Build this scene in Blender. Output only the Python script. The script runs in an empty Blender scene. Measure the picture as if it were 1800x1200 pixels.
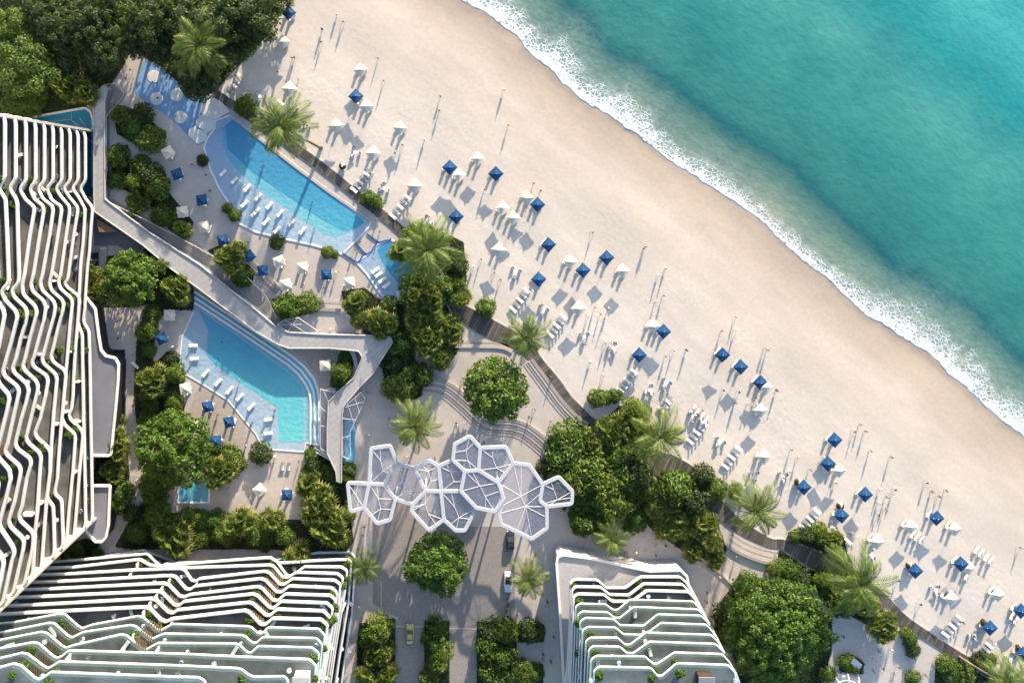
import bpy, bmesh, math, random
from mathutils import Vector, Matrix, noise
from mathutils.geometry import tessellate_polygon
R = math.radians
rnd = random.Random(7)
S = bpy.context.scene
COL = S.collection
# ---------------------------------------------------------------- camera geometry
F_PX, H_CAM, NX, NY = 1600.0, 213.3, 775.0, 330.0
def P(px, py, z=0.0):
    k = (H_CAM - z) / F_PX
    return Vector(((px - NX) * k, -(py - NY) * k, z))
# ---------------------------------------------------------------- objects
def mesh_of(name, verts, faces, mats=(), mi=None, smooth=False, attrs=None, uvs=None):
    me = bpy.data.meshes.new(name)
    me.from_pydata([tuple(v) for v in verts], [], faces)
    for m in mats: me.materials.append(m)
    if mi: me.polygons.foreach_set('material_index', mi)
    if smooth: me.polygons.foreach_set('use_smooth', [True] * len(me.polygons))
    if attrs:
        for an, vals in attrs.items():
            a = me.attributes.new(an, 'FLOAT', 'POINT'); a.data.foreach_set('value', vals)
    if uvs:
        ul = me.uv_layers.new(name='UVMap')
        ul.data.foreach_set('uv', [c for l in me.loops for c in uvs[l.vertex_index]])
    me.update()
    return me
def put(name, me, parent=None, loc=None):
    o = bpy.data.objects.new(name, me); COL.objects.link(o)
    if parent is not None: o.parent = parent
    if loc is not None: o.location = loc
    return o
def structure(name, me):
    o = put(name, me); o['kind'] = 'structure'; return o
def tag(o, label, cat, group=None):
    o['label'] = label; o['category'] = cat
    if group: o['group'] = group
    return o
def thing(name, loc, label, cat, group=None, rz=0.0):
    o = bpy.data.objects.new(name, None); COL.objects.link(o)
    o.location = loc; o.rotation_euler = (0, 0, rz); o.empty_display_size = 0.3
    return tag(o, label, cat, group)
def wpart(name, me, root):            # a part whose mesh was laid out in world coordinates
    o = put(name, me, root); o.location = -root.location; return o
def copy_tree(o, parent=None):
    c = o.copy(); COL.objects.link(c)
    if parent is not None: c.parent = parent
    if o.name not in KIDS: KIDS[o.name] = list(o.children)
    for ch in KIDS[o.name]: copy_tree(ch, c)
    return c
KIDS = {}
class MB:
    """collects shapes into one mesh"""
    def __init__(s): s.v = []; s.f = []; s.m = []
    def add(s, vs, fs, m=0):
        b = len(s.v); s.v += [Vector(x) for x in vs]
        for f in fs: s.f.append(tuple(i + b for i in f)); s.m.append(m)
    def box(s, c, d, rz=0.0, m=0, bev=0.0, taper=1.0):
        cx, cy, cz = c; hx, hy, hz = d[0] / 2, d[1] / 2, d[2] / 2
        ca, sa = math.cos(rz), math.sin(rz)
        def tr(x, y, z): return (cx + x * ca - y * sa, cy + x * sa + y * ca, cz + z)
        if bev <= 0:
            vs = [tr(x * hx * (taper if z > 0 else 1), y * hy * (taper if z > 0 else 1), z * hz) for z in (-1, 1) for x, y in ((-1, -1), (1, -1), (1, 1), (-1, 1))]
            s.add(vs, [(3, 2, 1, 0), (4, 5, 6, 7), (0, 1, 5, 4), (1, 2, 6, 5), (2, 3, 7, 6), (3, 0, 4, 7)], m); return
        b = min(bev, hx * .9, hy * .9, hz * .9)
        rings = []
        for z, i in ((-hz, b), (-hz + b, 0), (hz - b, 0), (hz, b)):
            t = taper if z > 0 else 1
            q = b
            rings.append([tr(x * t, y * t, z) for x, y in ((-hx + q + i * 0, -hy + i), (hx - q, -hy + i), (hx - i, -hy + q), (hx - i, hy - q), (hx - q, hy - i), (-hx + q, hy - i), (-hx + i, hy - q), (-hx + i, -hy + q))])
        vs = [p for r_ in rings for p in r_]; fs = [tuple(range(7, -1, -1)), tuple(range(24, 32))]
        for k in range(3):
            for i in range(8):
                j = (i + 1) % 8; fs.append((k * 8 + i, k * 8 + j, k * 8 + 8 + j, k * 8 + 8 + i))
        s.add(vs, fs, m)
    def tube(s, pts, rad, n=8, m=0, caps=True):
        pts = [Vector(p) for p in pts]; L = len(pts)
        rads = rad if isinstance(rad, (list, tuple)) else [rad] * L
        vs = []
        for i, p in enumerate(pts):
            d = (pts[min(i + 1, L - 1)] - pts[max(i - 1, 0)]).normalized()
            up = Vector((0, 0, 1)) if abs(d.z) < .95 else Vector((1, 0, 0))
            a = d.cross(up).normalized(); b = a.cross(d)
            for k in range(n):
                t = 2 * math.pi * k / n
                vs.append(p + a * (math.cos(t) * rads[i]) + b * (math.sin(t) * rads[i]))
        fs = []
        for i in range(L - 1):
            for k in range(n):
                j = (k + 1) % n; fs.append((i * n + k, i * n + j, (i + 1) * n + j, (i + 1) * n + k))
        if caps: fs.append(tuple(range(n - 1, -1, -1))); fs.append(tuple((L - 1) * n + k for k in range(n)))
        s.add(vs, fs, m)
    def lathe(s, prof, n=16, c=(0, 0, 0), m=0):
        vs = [(c[0] + r_ * math.cos(2 * math.pi * k / n), c[1] + r_ * math.sin(2 * math.pi * k / n), c[2] + z) for r_, z in prof for k in range(n)]
        fs = [(i * n + k, i * n + (k + 1) % n, (i + 1) * n + (k + 1) % n, (i + 1) * n + k) for i in range(len(prof) - 1) for k in range(n)]
        fs.append(tuple(range(n - 1, -1, -1))); fs.append(tuple((len(prof) - 1) * n + k for k in range(n)))
        s.add(vs, fs, m)
    def prism(s, poly, z0, z1, m=0, mside=None, bottom=True):
        """vertical prism over a plan polygon"""
        n = len(poly); mside = m if mside is None else mside
        a = sum(poly[i][0] * poly[(i + 1) % n][1] - poly[(i + 1) % n][0] * poly[i][1] for i in range(n))
        if a < 0: poly = poly[::-1]
        top = [Vector((p[0], p[1], z1)) for p in poly]
        tr = tessellate_polygon([top])
        fix = []
        for t in tr:
            A, B, C = (top[i] for i in t)
            fix.append(t if (B - A).cross(C - A).z > 0 else t[::-1])
        s.add(top, fix, m)
        if bottom: s.add([(p[0], p[1], z0) for p in poly], [t[::-1] for t in fix], mside)
        s.add([(p[0], p[1], z) for z in (z0, z1) for p in poly], [(i, (i + 1) % n, n + (i + 1) % n, n + i) for i in range(n)], mside)
    def mesh(s, name, *mats, smooth=False, attrs=None): return mesh_of(name, s.v, s.f, mats, s.m if len(mats) > 1 else None, smooth, attrs)
    def build(s, name, mats, parent=None, smooth=False, world=False):
        if not isinstance(mats, (list, tuple)): mats = (mats,)
        me = s.mesh(name, *mats, smooth=smooth)
        if world: return wpart(name, me, parent)
        return put(name, me, parent)
def sweep(mb, pts, prof, m=0, closed=False):
    """sweep a (side, height) profile along a plan path with mitred corners; side > 0 is left of travel"""
    n = len(pts); k = len(prof); vs = []
    for i, p in enumerate(pts):
        a = pts[(i - 1) % n] if (closed or i > 0) else None
        b = pts[(i + 1) % n] if (closed or i < n - 1) else None
        d1 = (Vector((p.x - a.x, p.y - a.y)).normalized() if a is not None else None)
        d2 = (Vector((b.x - p.x, b.y - p.y)).normalized() if b is not None else None)
        if d1 is None: d1 = d2
        if d2 is None: d2 = d1
        t = (d1 + d2)
        t = t.normalized() if t.length > 1e-4 else d1
        nn = Vector((-t.y, t.x)); sc = 1.0 / max(.5, nn.dot(Vector((-d1.y, d1.x))))
        for s_, h in prof: vs.append((p.x + nn.x * s_ * sc, p.y + nn.y * s_ * sc, p.z + h))
    fs = []
    for i in range(n if closed else n - 1):
        j = (i + 1) % n
        for q in range(k):
            r_ = (q + 1) % k; fs.append((i * k + q, j * k + q, j * k + r_, i * k + r_))
    if not closed:
        fs.append(tuple(range(k))); fs.append(tuple((n - 1) * k + q for q in range(k - 1, -1, -1)))
    mb.add(vs, fs, m)
def rrect(w, z0, z1, b=.12):
    h = w / 2
    return [(-h + b, z0), (h - b, z0), (h, z0 + b), (h, z1 - b), (h - b * .6, z1 - b * .25), (h - b * 1.3, z1), (-h + b * 1.3, z1), (-h + b * .6, z1 - b * .25), (-h, z1 - b), (-h, z0 + b)][::-1]
def fillet(pts, r, seg=5):
    pts = [Vector((p[0], p[1])) for p in pts]; out = [pts[0]]
    for i in range(1, len(pts) - 1):
        a, p, b = pts[i - 1], pts[i], pts[i + 1]
        u, w = a - p, b - p
        if u.length < 1e-6 or w.length < 1e-6: continue
        ang = u.angle(w)
        if ang > R(172): out.append(p); continue
        d = min(r / math.tan(ang / 2), u.length * .45, w.length * .45)
        s0, s1 = p + u.normalized() * d, p + w.normalized() * d
        for k in range(seg + 1):
            t = k / seg; out.append(s0 * (1 - t) ** 2 + p * 2 * t * (1 - t) + s1 * t * t)
    out.append(pts[-1]); return out
def spline(pts, step=4.0):
    """Catmull-Rom through 2-D (or n-D) points"""
    pts = [Vector(p) for p in pts]; out = []
    for i in range(len(pts) - 1):
        p0, p1, p2, p3 = pts[max(i - 1, 0)], pts[i], pts[i + 1], pts[min(i + 2, len(pts) - 1)]
        n = max(2, int((p2 - p1).length / step))
        for k in range(n):
            t = k / n
            out.append(.5 * ((2 * p1) + (p2 - p0) * t + (2 * p0 - 5 * p1 + 4 * p2 - p3) * t * t + (3 * p1 - p0 - 3 * p2 + p3) * t ** 3))
    out.append(pts[-1]); return out
# ---------------------------------------------------------------- materials
class NT:
    def __init__(s, name):
        s.m = bpy.data.materials.new(name); s.m.use_nodes = True
        s.t = s.m.node_tree; s.t.nodes.clear()
        s.out = s.n('ShaderNodeOutputMaterial')
    def n(s, ty, **kw):
        nd = s.t.nodes.new(ty)
        for k, v in kw.items():
            if k in nd.inputs: nd.inputs[k].default_value = v
            else: setattr(nd, k, v)
        return nd
    def l(s, a, b): s.t.links.new(a, b)
    def noise(s, scale, detail=3, rough=.55, vec=None, dist=0.0):
        n = s.n('ShaderNodeTexNoise'); n.inputs['Scale'].default_value = scale; n.inputs['Detail'].default_value = detail
        n.inputs['Roughness'].default_value = rough; n.inputs['Distortion'].default_value = dist
        if vec is not None: s.l(vec, n.inputs['Vector'])
        return n.outputs['Fac']
    def ramp(s, fac, stops, interp='LINEAR'):
        r_ = s.n('ShaderNodeValToRGB'); cr = r_.color_ramp; cr.interpolation = interp
        while len(cr.elements) < len(stops): cr.elements.new(.5)
        for e, (p, c) in zip(cr.elements, stops):
            e.position = p; e.color = (*c, 1) if len(c) == 3 else c
        s.l(fac, r_.inputs['Fac']); return r_.outputs['Color']
    def mix(s, fac, a, b, mode='MIX'):
        x = s.n('ShaderNodeMix', data_type='RGBA', blend_type=mode)
        for sock, val in ((x.inputs['Factor'], fac), (x.inputs['A'], a), (x.inputs['B'], b)):
            pass
        for i, val in ((0, fac), (6, a), (7, b)):
            if hasattr(val, 'links') or hasattr(val, 'is_linked'): s.l(val, x.inputs[i])
            elif i == 0: x.inputs[0].default_value = val
            else: x.inputs[i].default_value = (*val, 1)
        return x.outputs[2]
    def math(s, op, a, b=0.0, c=None):
        x = s.n('ShaderNodeMath', operation=op)
        for i, val in enumerate((a, b) if c is None else (a, b, c)):
            if hasattr(val, 'is_linked'): s.l(val, x.inputs[i])
            else: x.inputs[i].default_value = val
        return x.outputs[0]
    def attr(s, name): return s.n('ShaderNodeAttribute', attribute_name=name).outputs['Fac']
    def obj(s): return s.n('ShaderNodeTexCoord').outputs['Object']
    def pos(s): return s.n('ShaderNodeNewGeometry').outputs['Position']
    def bump(s, h, strength=.3, dist=.05):
        b = s.n('ShaderNodeBump'); b.inputs['Strength'].default_value = strength; b.inputs['Distance'].default_value = dist
        s.l(h, b.inputs['Height']); return b.outputs['Normal']
    def principled(s, col, rough=.7, normal=None, metal=0.0, spec=.3, coat=0.0, alpha=None):
        p = s.n('ShaderNodeBsdfPrincipled')
        if hasattr(col, 'is_linked'): s.l(col, p.inputs['Base Color'])
        else: p.inputs['Base Color'].default_value = (*col, 1)
        if hasattr(rough, 'is_linked'): s.l(rough, p.inputs['Roughness'])
        else: p.inputs['Roughness'].default_value = rough
        p.inputs['Metallic'].default_value = metal; p.inputs['Specular IOR Level'].default_value = spec
        p.inputs['Coat Weight'].default_value = coat
        if normal is not None: s.l(normal, p.inputs['Normal'])
        s.l(p.outputs[0], s.out.inputs['Surface']); return p
def simple(name, col, rough=.7, var=.12, scale=3.0, metal=0.0, spec=.3, coat=0.0, bump=0.0, bscale=8.0):
    t = NT(name); v = t.obj()
    c2 = tuple(max(0, x * (1 - var)) for x in col); c1 = tuple(min(1, x * (1 + var)) for x in col)
    c = t.ramp(t.noise(scale, 4, .6, v), [(.3, c2), (.7, c1)])
    nm = t.bump(t.noise(bscale, 3, .6, v), .4, bump) if bump else None
    t.principled(c, rough, nm, metal, spec, coat); return t.m
def leafmat(name, stops, trans=.35, gold=None):
    t = NT(name); g = t.n('ShaderNodeNewGeometry'); oi = t.n('ShaderNodeObjectInfo')
    r_ = t.math('ADD', t.math('MULTIPLY', g.outputs['Random Per Island'], .75), t.math('MULTIPLY', oi.outputs['Random'], .25))
    c = t.ramp(r_, stops)
    if gold:
        age = t.attr('age')
        f = t.math('MULTIPLY', t.math('POWER', age, 2.0), t.math('MULTIPLY', .85, g.outputs['Random Per Island']))
        c = t.mix(f, c, gold)
    d = t.n('ShaderNodeBsdfPrincipled'); d.inputs['Roughness'].default_value = .5; d.inputs['Specular IOR Level'].default_value = .35
    t.l(c, d.inputs['Base Color'])
    tr = t.n('ShaderNodeBsdfTranslucent'); t.l(t.mix(.35, c, (.35, .42, .05)), tr.inputs['Color'])
    m = t.n('ShaderNodeMixShader'); m.inputs[0].default_value = trans
    t.l(d.outputs[0], m.inputs[1]); t.l(tr.outputs[0], m.inputs[2]); t.l(m.outputs[0], t.out.inputs['Surface'])
    return t.m
def glassmat(name, col, trans=.6, rough=.05, frost=0.0):
    t = NT(name)
    a = t.n('ShaderNodeBsdfTransparent'); a.inputs['Color'].default_value = (*[min(1, .45 + .55 * x / max(col)) for x in col], 1)
    b = t.n('ShaderNodeBsdfPrincipled'); b.inputs['Base Color'].default_value = (*col, 1); b.inputs['Roughness'].default_value = rough
    b.inputs['Specular IOR Level'].default_value = .6
    m = t.n('ShaderNodeMixShader'); m.inputs[0].default_value = 1 - trans
    if frost:
        f = t.ramp(t.noise(1.6, 5, .7, t.obj()), [(.42, ((1 - trans),) * 3), (.66, (min(1, 1 - trans + frost),) * 3)])
        t.l(f, m.inputs[0])
    t.l(a.outputs[0], m.inputs[1]); t.l(b.outputs[0], m.inputs[2]); t.l(m.outputs[0], t.out.inputs['Surface'])
    return t.m
M = {}
M['white'] = simple('white_render', (.80, .78, .75), .45, .05, .6)
M['fascia'] = simple('white_balcony_paint', (.73, .72, .705), .5, .09, .5)
M['glassrail'] = glassmat('balustrade_glass', (.20, .25, .26), .87)
M['facade'] = simple('dark_facade_glass', (.05, .07, .085), .12, .3, .5, spec=.8)
M['deckfloor'] = simple('balcony_floor', (.165, .16, .152), .7, .4, .25)
M['louvre'] = simple('timber_louvre', (.22, .145, .085), .6, .3, 2.5)
M['roofgrey'] = simple('grey_roof_membrane', (.21, .215, .25), .8, .16, .12)

M['endwall'] = simple('building_wall', (.45, .43, .40), .7, .1, .2)
M['umb_blue'] = simple('navy_canvas', (.011, .066, .175), .75, .15, 2.0, bump=.01, bscale=12)
M['umb_white'] = simple('cream_canvas', (.66, .59, .49), .8, .05, 2.0, bump=.01, bscale=12)
M['pole'] = simple('pale_metal_pole', (.55, .53, .5), .35, .05, metal=.5)
M['base'] = simple('grey_stone_base', (.25, .25, .25), .8, .1)
M['cushion'] = simple('white_cushion', (.80, .77, .73), .85, .04, 2)
M['cushion_grey'] = simple('grey_cushion', (.30, .33, .40), .85, .08, 2)
M['teak'] = simple('weathered_teak', (.23, .17, .12), .6, .2, 4)
M['darkmetal'] = simple('dark_metal', (.05, .05, .055), .4, .1)
M['wicker'] = simple('dark_wicker', (.045, .03, .022), .75, .3, 9, bump=.03, bscale=20)
M['chairblue'] = simple('slate_blue_fabric', (.16, .23, .34), .8, .1, 3)
M['skin'] = simple('skin', (.45, .27, .18), .55, .08, 6)
M['skin2'] = simple('skin_dark', (.22, .12, .075), .55, .08, 6)
M['hair'] = simple('dark_hair', (.018, .012, .009), .5, .2, 10)
M['hair2'] = simple('brown_hair', (.09, .05, .025), .5, .2, 10)
for nm, c in (('white', (.75, .74, .72)), ('black', (.02, .02, .024)), ('navy', (.03, .05, .14)), ('red', (.28, .03, .04)), ('teal', (.04, .10, .12)), ('grey', (.28, .29, .31)), ('tan', (.45, .33, .2)), ('pink', (.6, .25, .27))):
    M['cl_' + nm] = simple('cloth_' + nm, c, .85, .08, 6)
M['bark'] = simple('bark', (.15, .105, .07), .9, .3, 3, bump=.05, bscale=6)
M['palmbark'] = simple('palm_bark', (.22, .16, .115), .9, .25, 5, bump=.05, bscale=5)
M['leaf_tree'] = leafmat('broad_leaves', [(.0, (.03, .075, .012)), (.5, (.095, .18, .024)), (1, (.20, .29, .05))])
M['leaf_dark'] = leafmat('dark_leaves', [(.0, (.010, .026, .010)), (.5, (.032, .062, .02)), (1, (.095, .14, .045))])
M['leaf_lime'] = leafmat('lime_leaves', [(.0, (.03, .065, .012)), (.5, (.09, .15, .022)), (1, (.20, .26, .04))])
M['leaf_shrub'] = leafmat('shrub_leaves', [(.0, (.024, .06, .012)), (.5, (.072, .14, .022)), (1, (.16, .235, .04))])
M['leaf_fan'] = leafmat('fan_leaves', [(.0, (.018, .045, .012)), (.5, (.07, .125, .022)), (1, (.20, .25, .05))], .3, (.40, .30, .075))
M['leaf_palm'] = leafmat('palm_fronds', [(.0, (.035, .075, .013)), (.5, (.095, .15, .026)), (1, (.22, .25, .06))], .35)
M['pglass'] = glassmat('canopy_glass', (.36, .38, .43), .87, .15, .10)
M['pframe'] = simple('canopy_frame_paint', (.50, .50, .53), .5, .06, .5)
M['leaf_pot'] = leafmat('potted_leaves', [(.0, (.03, .07, .012)), (.5, (.065, .13, .018)), (1, (.12, .20, .035))])
M['pot'] = simple('pale_pot', (.6, .58, .55), .6, .1)
M['painted_shade'] = simple('painted_shade_black', (.022, .02, .022), .7, .3, .4)  # near-black that paints in the deep shade beside the tower's grey roof
M['tyre'] = simple('tyre_rubber', (.02, .02, .02), .8, .1)
M['rim'] = simple('alloy', (.5, .5, .52), .3, .05, metal=.8)
M['carglass'] = simple('car_glass', (.03, .04, .06), .08, .1, spec=.8)
M['seatdark'] = simple('car_interior', (.05, .05, .06), .7, .2, 5)
M['lampw'] = simple('headlamp', (.7, .7, .66), .2, .05)
M['lampr'] = simple('tail_lamp', (.4, .02, .02), .25, .05)
M['poollip'] = simple('pool_coping', (.66, .66, .68), .5, .06, .4)
M['bluerail'] = simple('blue_channel_edge', (.06, .13, .30), .4, .1)
# paving, boardwalk, beds
def paving(name, c, joint, sc, var=.1):
    t = NT(name); v = t.pos()
    mp = t.n('ShaderNodeMapping'); mp.inputs['Rotation'].default_value = (0, 0, R(-37.8)); t.l(v, mp.inputs['Vector'])
    b = t.n('ShaderNodeTexBrick'); b.inputs['Scale'].default_value = sc; b.inputs['Mortar Size'].default_value = .022
    b.inputs['Color1'].default_value = (*[x * (1 - var * .5) for x in c], 1); b.inputs['Color2'].default_value = (*[x * (1 + var * .5) for x in c], 1)
    b.inputs['Mortar'].default_value = (*joint, 1); t.l(mp.outputs[0], b.inputs['Vector'])
    n1 = t.ramp(t.noise(.06, 5, .65, v), [(.35, (.88, .87, .88)), (.65, (1.06, 1.05, 1.03))])
    n2 = t.ramp(t.noise(.9, 4, .7, v), [(.3, (.93,) * 3), (.7, (1.05,) * 3)])
    c1 = t.mix(1.0, b.outputs['Color'], n1, 'MULTIPLY'); c2 = t.mix(1.0, c1, n2, 'MULTIPLY')
    t.principled(c2, .75, t.bump(t.noise(3, 3, .6, v), .2, .03)); return t.m
M['pave'] = paving('stone_paving', (.53, .475, .43), (.42, .375, .345), .55)
M['cobble'] = paving('grey_sett_paving', (.33, .295, .265), (.20, .18, .17), 1.6, .3)
M['tan'] = paving('tan_stone_deck', (.45, .385, .335), (.33, .28, .24), .9, .14)
M['path'] = paving('garden_path_stone', (.46, .43, .42), (.34, .32, .31), .8, .12)
M['walk'] = paving('pale_concrete', (.47, .45, .44), (.41, .39, .38), .32, .04)
M['island'] = simple('pale_island_stone', (.60, .58, .56), .7, .08, .4)
M['deckwalk'] = paving('walkway_concrete', (.41, .40, .395), (.36, .35, .345), .2, .04)
M['stepdark'] = paving('taupe_step_stone', (.36, .315, .28), (.30, .26, .23), .6, .1)
def boardwalk_mat():
    t = NT('boardwalk_planks'); uv = t.n('ShaderNodeTexCoord').outputs['UV']
    sx = t.n('ShaderNodeSeparateXYZ'); t.l(uv, sx.inputs[0])
    pl = t.math('MULTIPLY', sx.outputs['X'], 1.55)
    fr = t.math('FRACT', pl)
    gap = t.math('LESS_THAN', fr, .14)
    wn = t.n('ShaderNodeTexWhiteNoise', noise_dimensions='1D'); t.l(t.math('FLOOR', pl), wn.inputs['W'])
    c = t.ramp(wn.outputs['Value'], [(0, (.075, .064, .056)), (.5, (.115, .10, .088)), (1, (.17, .148, .13))])
    c = t.mix(1.0, c, t.ramp(t.noise(.35, 4, .7, t.pos()), [(.3, (.75,) * 3), (.7, (1.2,) * 3)]), 'MULTIPLY')
    c = t.mix(gap, c, (.035, .03, .027))
    t.principled(c, .75, t.bump(fr, .25, .04)); return t.m
M['board'] = boardwalk_mat()
t = NT('planting_soil'); v = t.pos()
t.principled(t.ramp(t.noise(.5, 5, .7, v), [(.3, (.022, .024, .012)), (.55, (.04, .045, .018)), (.75, (.075, .062, .035))]), .95, t.bump(t.noise(2, 4, .7, v), .6, .2)); M['soil'] = t.m
SUN_E, SKY_E, EXPO = 4.5, .15, 1.40
# ---------------------------------------------------------------- sand, sea, surf
SHORE = [(560,-190),(640,-130),(700,-85),(770,-30),(812,0),(850,22),(900,58),(925,87),(970,125),(1000,155),(1030,182),(1060,198),(1110,230),(1150,262),(1180,286),(1238,320),(1290,356),(1340,391),(1382,432),(1430,472),(1462,497),(1490,525),(1522,552),(1562,577),(1597,600),(1642,627),(1660,650),(1697,680),(1735,717),(1772,747),(1797,764),(1860,808),(1960,880),(2100,985)]
SH = spline(SHORE, 3.5)
WN = Vector((.613, .79, 0)); WT = Vector((.79, -.613, 0))
def foamw(px):       # surf width in metres along the shore
    tab = [(500,4.5),(812,4.6),(880,5.6),(925,4.0),(965,6.2),(1010,4.4),(1060,5.6),(1110,4.6),(1180,2.8),(1230,3.6),(1290,3.0),(1350,2.6),(1440,2.6),(1490,3.4),(1540,5.0),(1590,5.8),(1630,4.6),(1680,5.4),(1720,4.6),(1780,6.0),(2100,5.0)]
    for (a, va), (b, vb) in zip(tab, tab[1:]):
        if a <= px <= b: return va + (vb - va) * (px - a) / (b - a)
    return 4.5
shore_w = []
for i, p in enumerate(SH):
    w = P(p.x, p.y, 0)
    s_ = w.dot(WT)
    a = .55 * noise.noise((s_ * .22, 3.1, 0)) + .42 * noise.noise((s_ * .6, 9.1, 0)) + .2 * noise.noise((s_ * 1.5, 1.7, 0))
    shore_w.append((w + WN * (a * .9), p.x, s_))
DS = [0, .12, .3, .55, .9, 1.3, 1.7, 2.1, 2.6, 3.1, 3.7, 4.3, 5, 5.8, 6.7, 7.7, 9, 10.5, 12, 14, 16.5, 19, 22, 26, 31, 37, 45, 55, 70, 90, 120, 170, 260, 500, 1500]
vs, fs, at_d, at_f = [], [], [], []
nd = len(DS)
for w, px, s_ in shore_w:
    fw = 1.5 * foamw(px) * (1 + .25 * noise.noise((s_ * .35, 5.5, 0)))
    for k, d in enumerate(DS):
        q = w + WN * d
        z = -.26 + .02 * noise.noise((q.x * .3, q.y * .3, 0))
        fd = d / fw
        if fd < 1: z += .08 * math.sin(math.pi * min(1, .15 + fd * .85)) * max(0, .55 + 1.1 * noise.noise((q.x * .35, q.y * .35, 4)) + .6 * noise.noise((q.x * .9, q.y * .9, 4)))
        if k == 0: z = -.33
        vs.append((q.x, q.y, z)); at_d.append(d); at_f.append(fd)
for i in range(len(shore_w) - 1):
    for k in range(nd - 1):
        fs.append((i * nd + k, (i + 1) * nd + k, (i + 1) * nd + k + 1, i * nd + k + 1))
t = NT('sea_water'); v = t.pos()
mp = t.n('ShaderNodeMapping'); mp.vector_type = 'TEXTURE'; mp.inputs['Rotation'].default_value = (0, 0, R(-37.8)); mp.inputs['Scale'].default_value = (1.35, 1, 1); t.l(v, mp.inputs['Vector'])
vr = mp.outputs[0]
d = t.attr('shore_d')
dn = t.math('ADD', d, t.math('MULTIPLY', t.math('SUBTRACT', t.noise(.11, 4, .6, vr), .5), 4.5))
dn = t.math('ADD', dn, t.math('MULTIPLY', t.math('SUBTRACT', t.noise(.03, 3, .5, v), .5), 6.0))
def T(*c): return tuple(c)
base = t.ramp(t.math('DIVIDE', dn, 90.0), [(0, T(.29,.285,.22)), (.035, T(.20,.255,.20)), (.105, T(.105,.205,.165)), (.155, T(.018,.118,.125)), (.195, T(.034,.18,.165)), (.33, T(.034,.21,.19)), (.52, T(.058,.27,.24)), (.66, T(.018,.235,.235)), (.80, T(.055,.34,.33)), (1, T(.035,.29,.30))])
blot = t.ramp(t.noise(.045, 5, .62, v), [(.3, (.70, .80, .84)), (.5, (1, 1, 1)), (.72, (1.45, 1.18, 1.12))])
base = t.mix(.9, base, blot, 'MULTIPLY')
base = t.mix(.35, base, t.ramp(t.noise(.35, 5, .7, vr), [(.3, (.75, .82, .85)), (.7, (1.3, 1.15, 1.12))]), 'MULTIPLY')
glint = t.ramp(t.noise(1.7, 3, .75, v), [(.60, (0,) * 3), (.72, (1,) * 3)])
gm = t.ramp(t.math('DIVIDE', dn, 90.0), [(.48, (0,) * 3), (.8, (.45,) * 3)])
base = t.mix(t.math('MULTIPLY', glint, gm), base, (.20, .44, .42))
# foam: a solid front, lace behind it, streaks trailing seaward
fd = t.math('ADD', t.attr('foam_d'), t.math('MULTIPLY', t.math('SUBTRACT', t.noise(.28, 5, .65, v), .5), 1.5))
vo = t.n('ShaderNodeTexVoronoi', feature='DISTANCE_TO_EDGE'); vo.inputs['Scale'].default_value = 1.15
wv = t.n('ShaderNodeVectorMath', operation='ADD'); ns = t.n('ShaderNodeTexNoise'); ns.inputs['Scale'].default_value = .8; ns.inputs['Detail'].default_value = 4
t.l(v, ns.inputs['Vector']); t.l(v, wv.inputs[0]); sc_ = t.n('ShaderNodeVectorMath', operation='SCALE'); sc_.inputs['Scale'].default_value = 1.5; t.l(ns.outputs['Color'], sc_.inputs[0]); t.l(sc_.outputs[0], wv.inputs[1])
t.l(wv.outputs[0], vo.inputs['Vector'])
thr = t.ramp(fd, [(0, (.55,) * 3), (.16, (.34,) * 3), (.4, (.17,) * 3), (.75, (.10,) * 3), (1.0, (.0,) * 3)])
lace = t.math('SMOOTH_MIN', t.math('MULTIPLY', t.math('MAXIMUM', t.math('SUBTRACT', thr, vo.outputs['Distance']), 0.0), 7.0), .93, .2)
soft = t.ramp(t.attr('foam_d'), [(.0, (.6,) * 3), (.35, (.42,) * 3), (.75, (.30,) * 3), (1.0, (.16,) * 3)])
soft2 = t.ramp(t.math('MULTIPLY', t.attr('foam_d'), .45), [(.3, (1,) * 3), (1.0, (0,) * 3)])
soft = t.math('MULTIPLY', soft, soft2)
st = t.ramp(t.noise(.9, 5, .75, v), [(.35, (.0,) * 3), (.7, (1.0,) * 3)])
fm = t.math('MINIMUM', t.math('MAXIMUM', lace, t.math('MULTIPLY', soft, st)), .96)
col = t.mix(fm, base, (.74, .77, .78))
rough = t.math('ADD', .22, t.math('MULTIPLY', fm, .6))
bh = t.math('ADD', t.math('MULTIPLY', t.noise(.5, 5, .65, vr), 1.0), t.math('MULTIPLY', fm, .6))
t.principled(col, rough, t.bump(bh, .45, .35), spec=.35)
M['sea'] = t.m
structure('sea', mesh_of('sea', vs, fs, (M['sea'],), None, True, {'shore_d': at_d, 'foam_d': at_f}))
DB = [-400, -120, -40, -12, -5, -2, -.6, 0, .5, 1, 1.8, 2.8, 4, 5.5, 7, 9, 12, 15, 19, 24, 30, 38, 48, 60, 80, 110, 150, 220, 320, 700, 1600]
vs, fs, at = [], [], []; nd = len(DB)
for w, px, s_ in shore_w[::2]:
    for d in DB:
        q = w - WN * d
        z = -.29 * (1 - min(1, max(0, (d + .3) / 14.0))) if d > -1 else -.42 + d * .06
        if 0 < d < 60: z += .05 * noise.noise((q.x * .12, q.y * .12, 0))
        vs.append((q.x, q.y, min(z, .04))); at.append(d)
for i in range(len(shore_w[::2]) - 1):
    for k in range(nd - 1):
        fs.append((i * nd + k, i * nd + k + 1, (i + 1) * nd + k + 1, (i + 1) * nd + k))
t = NT('beach_sand'); v = t.pos()
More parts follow.
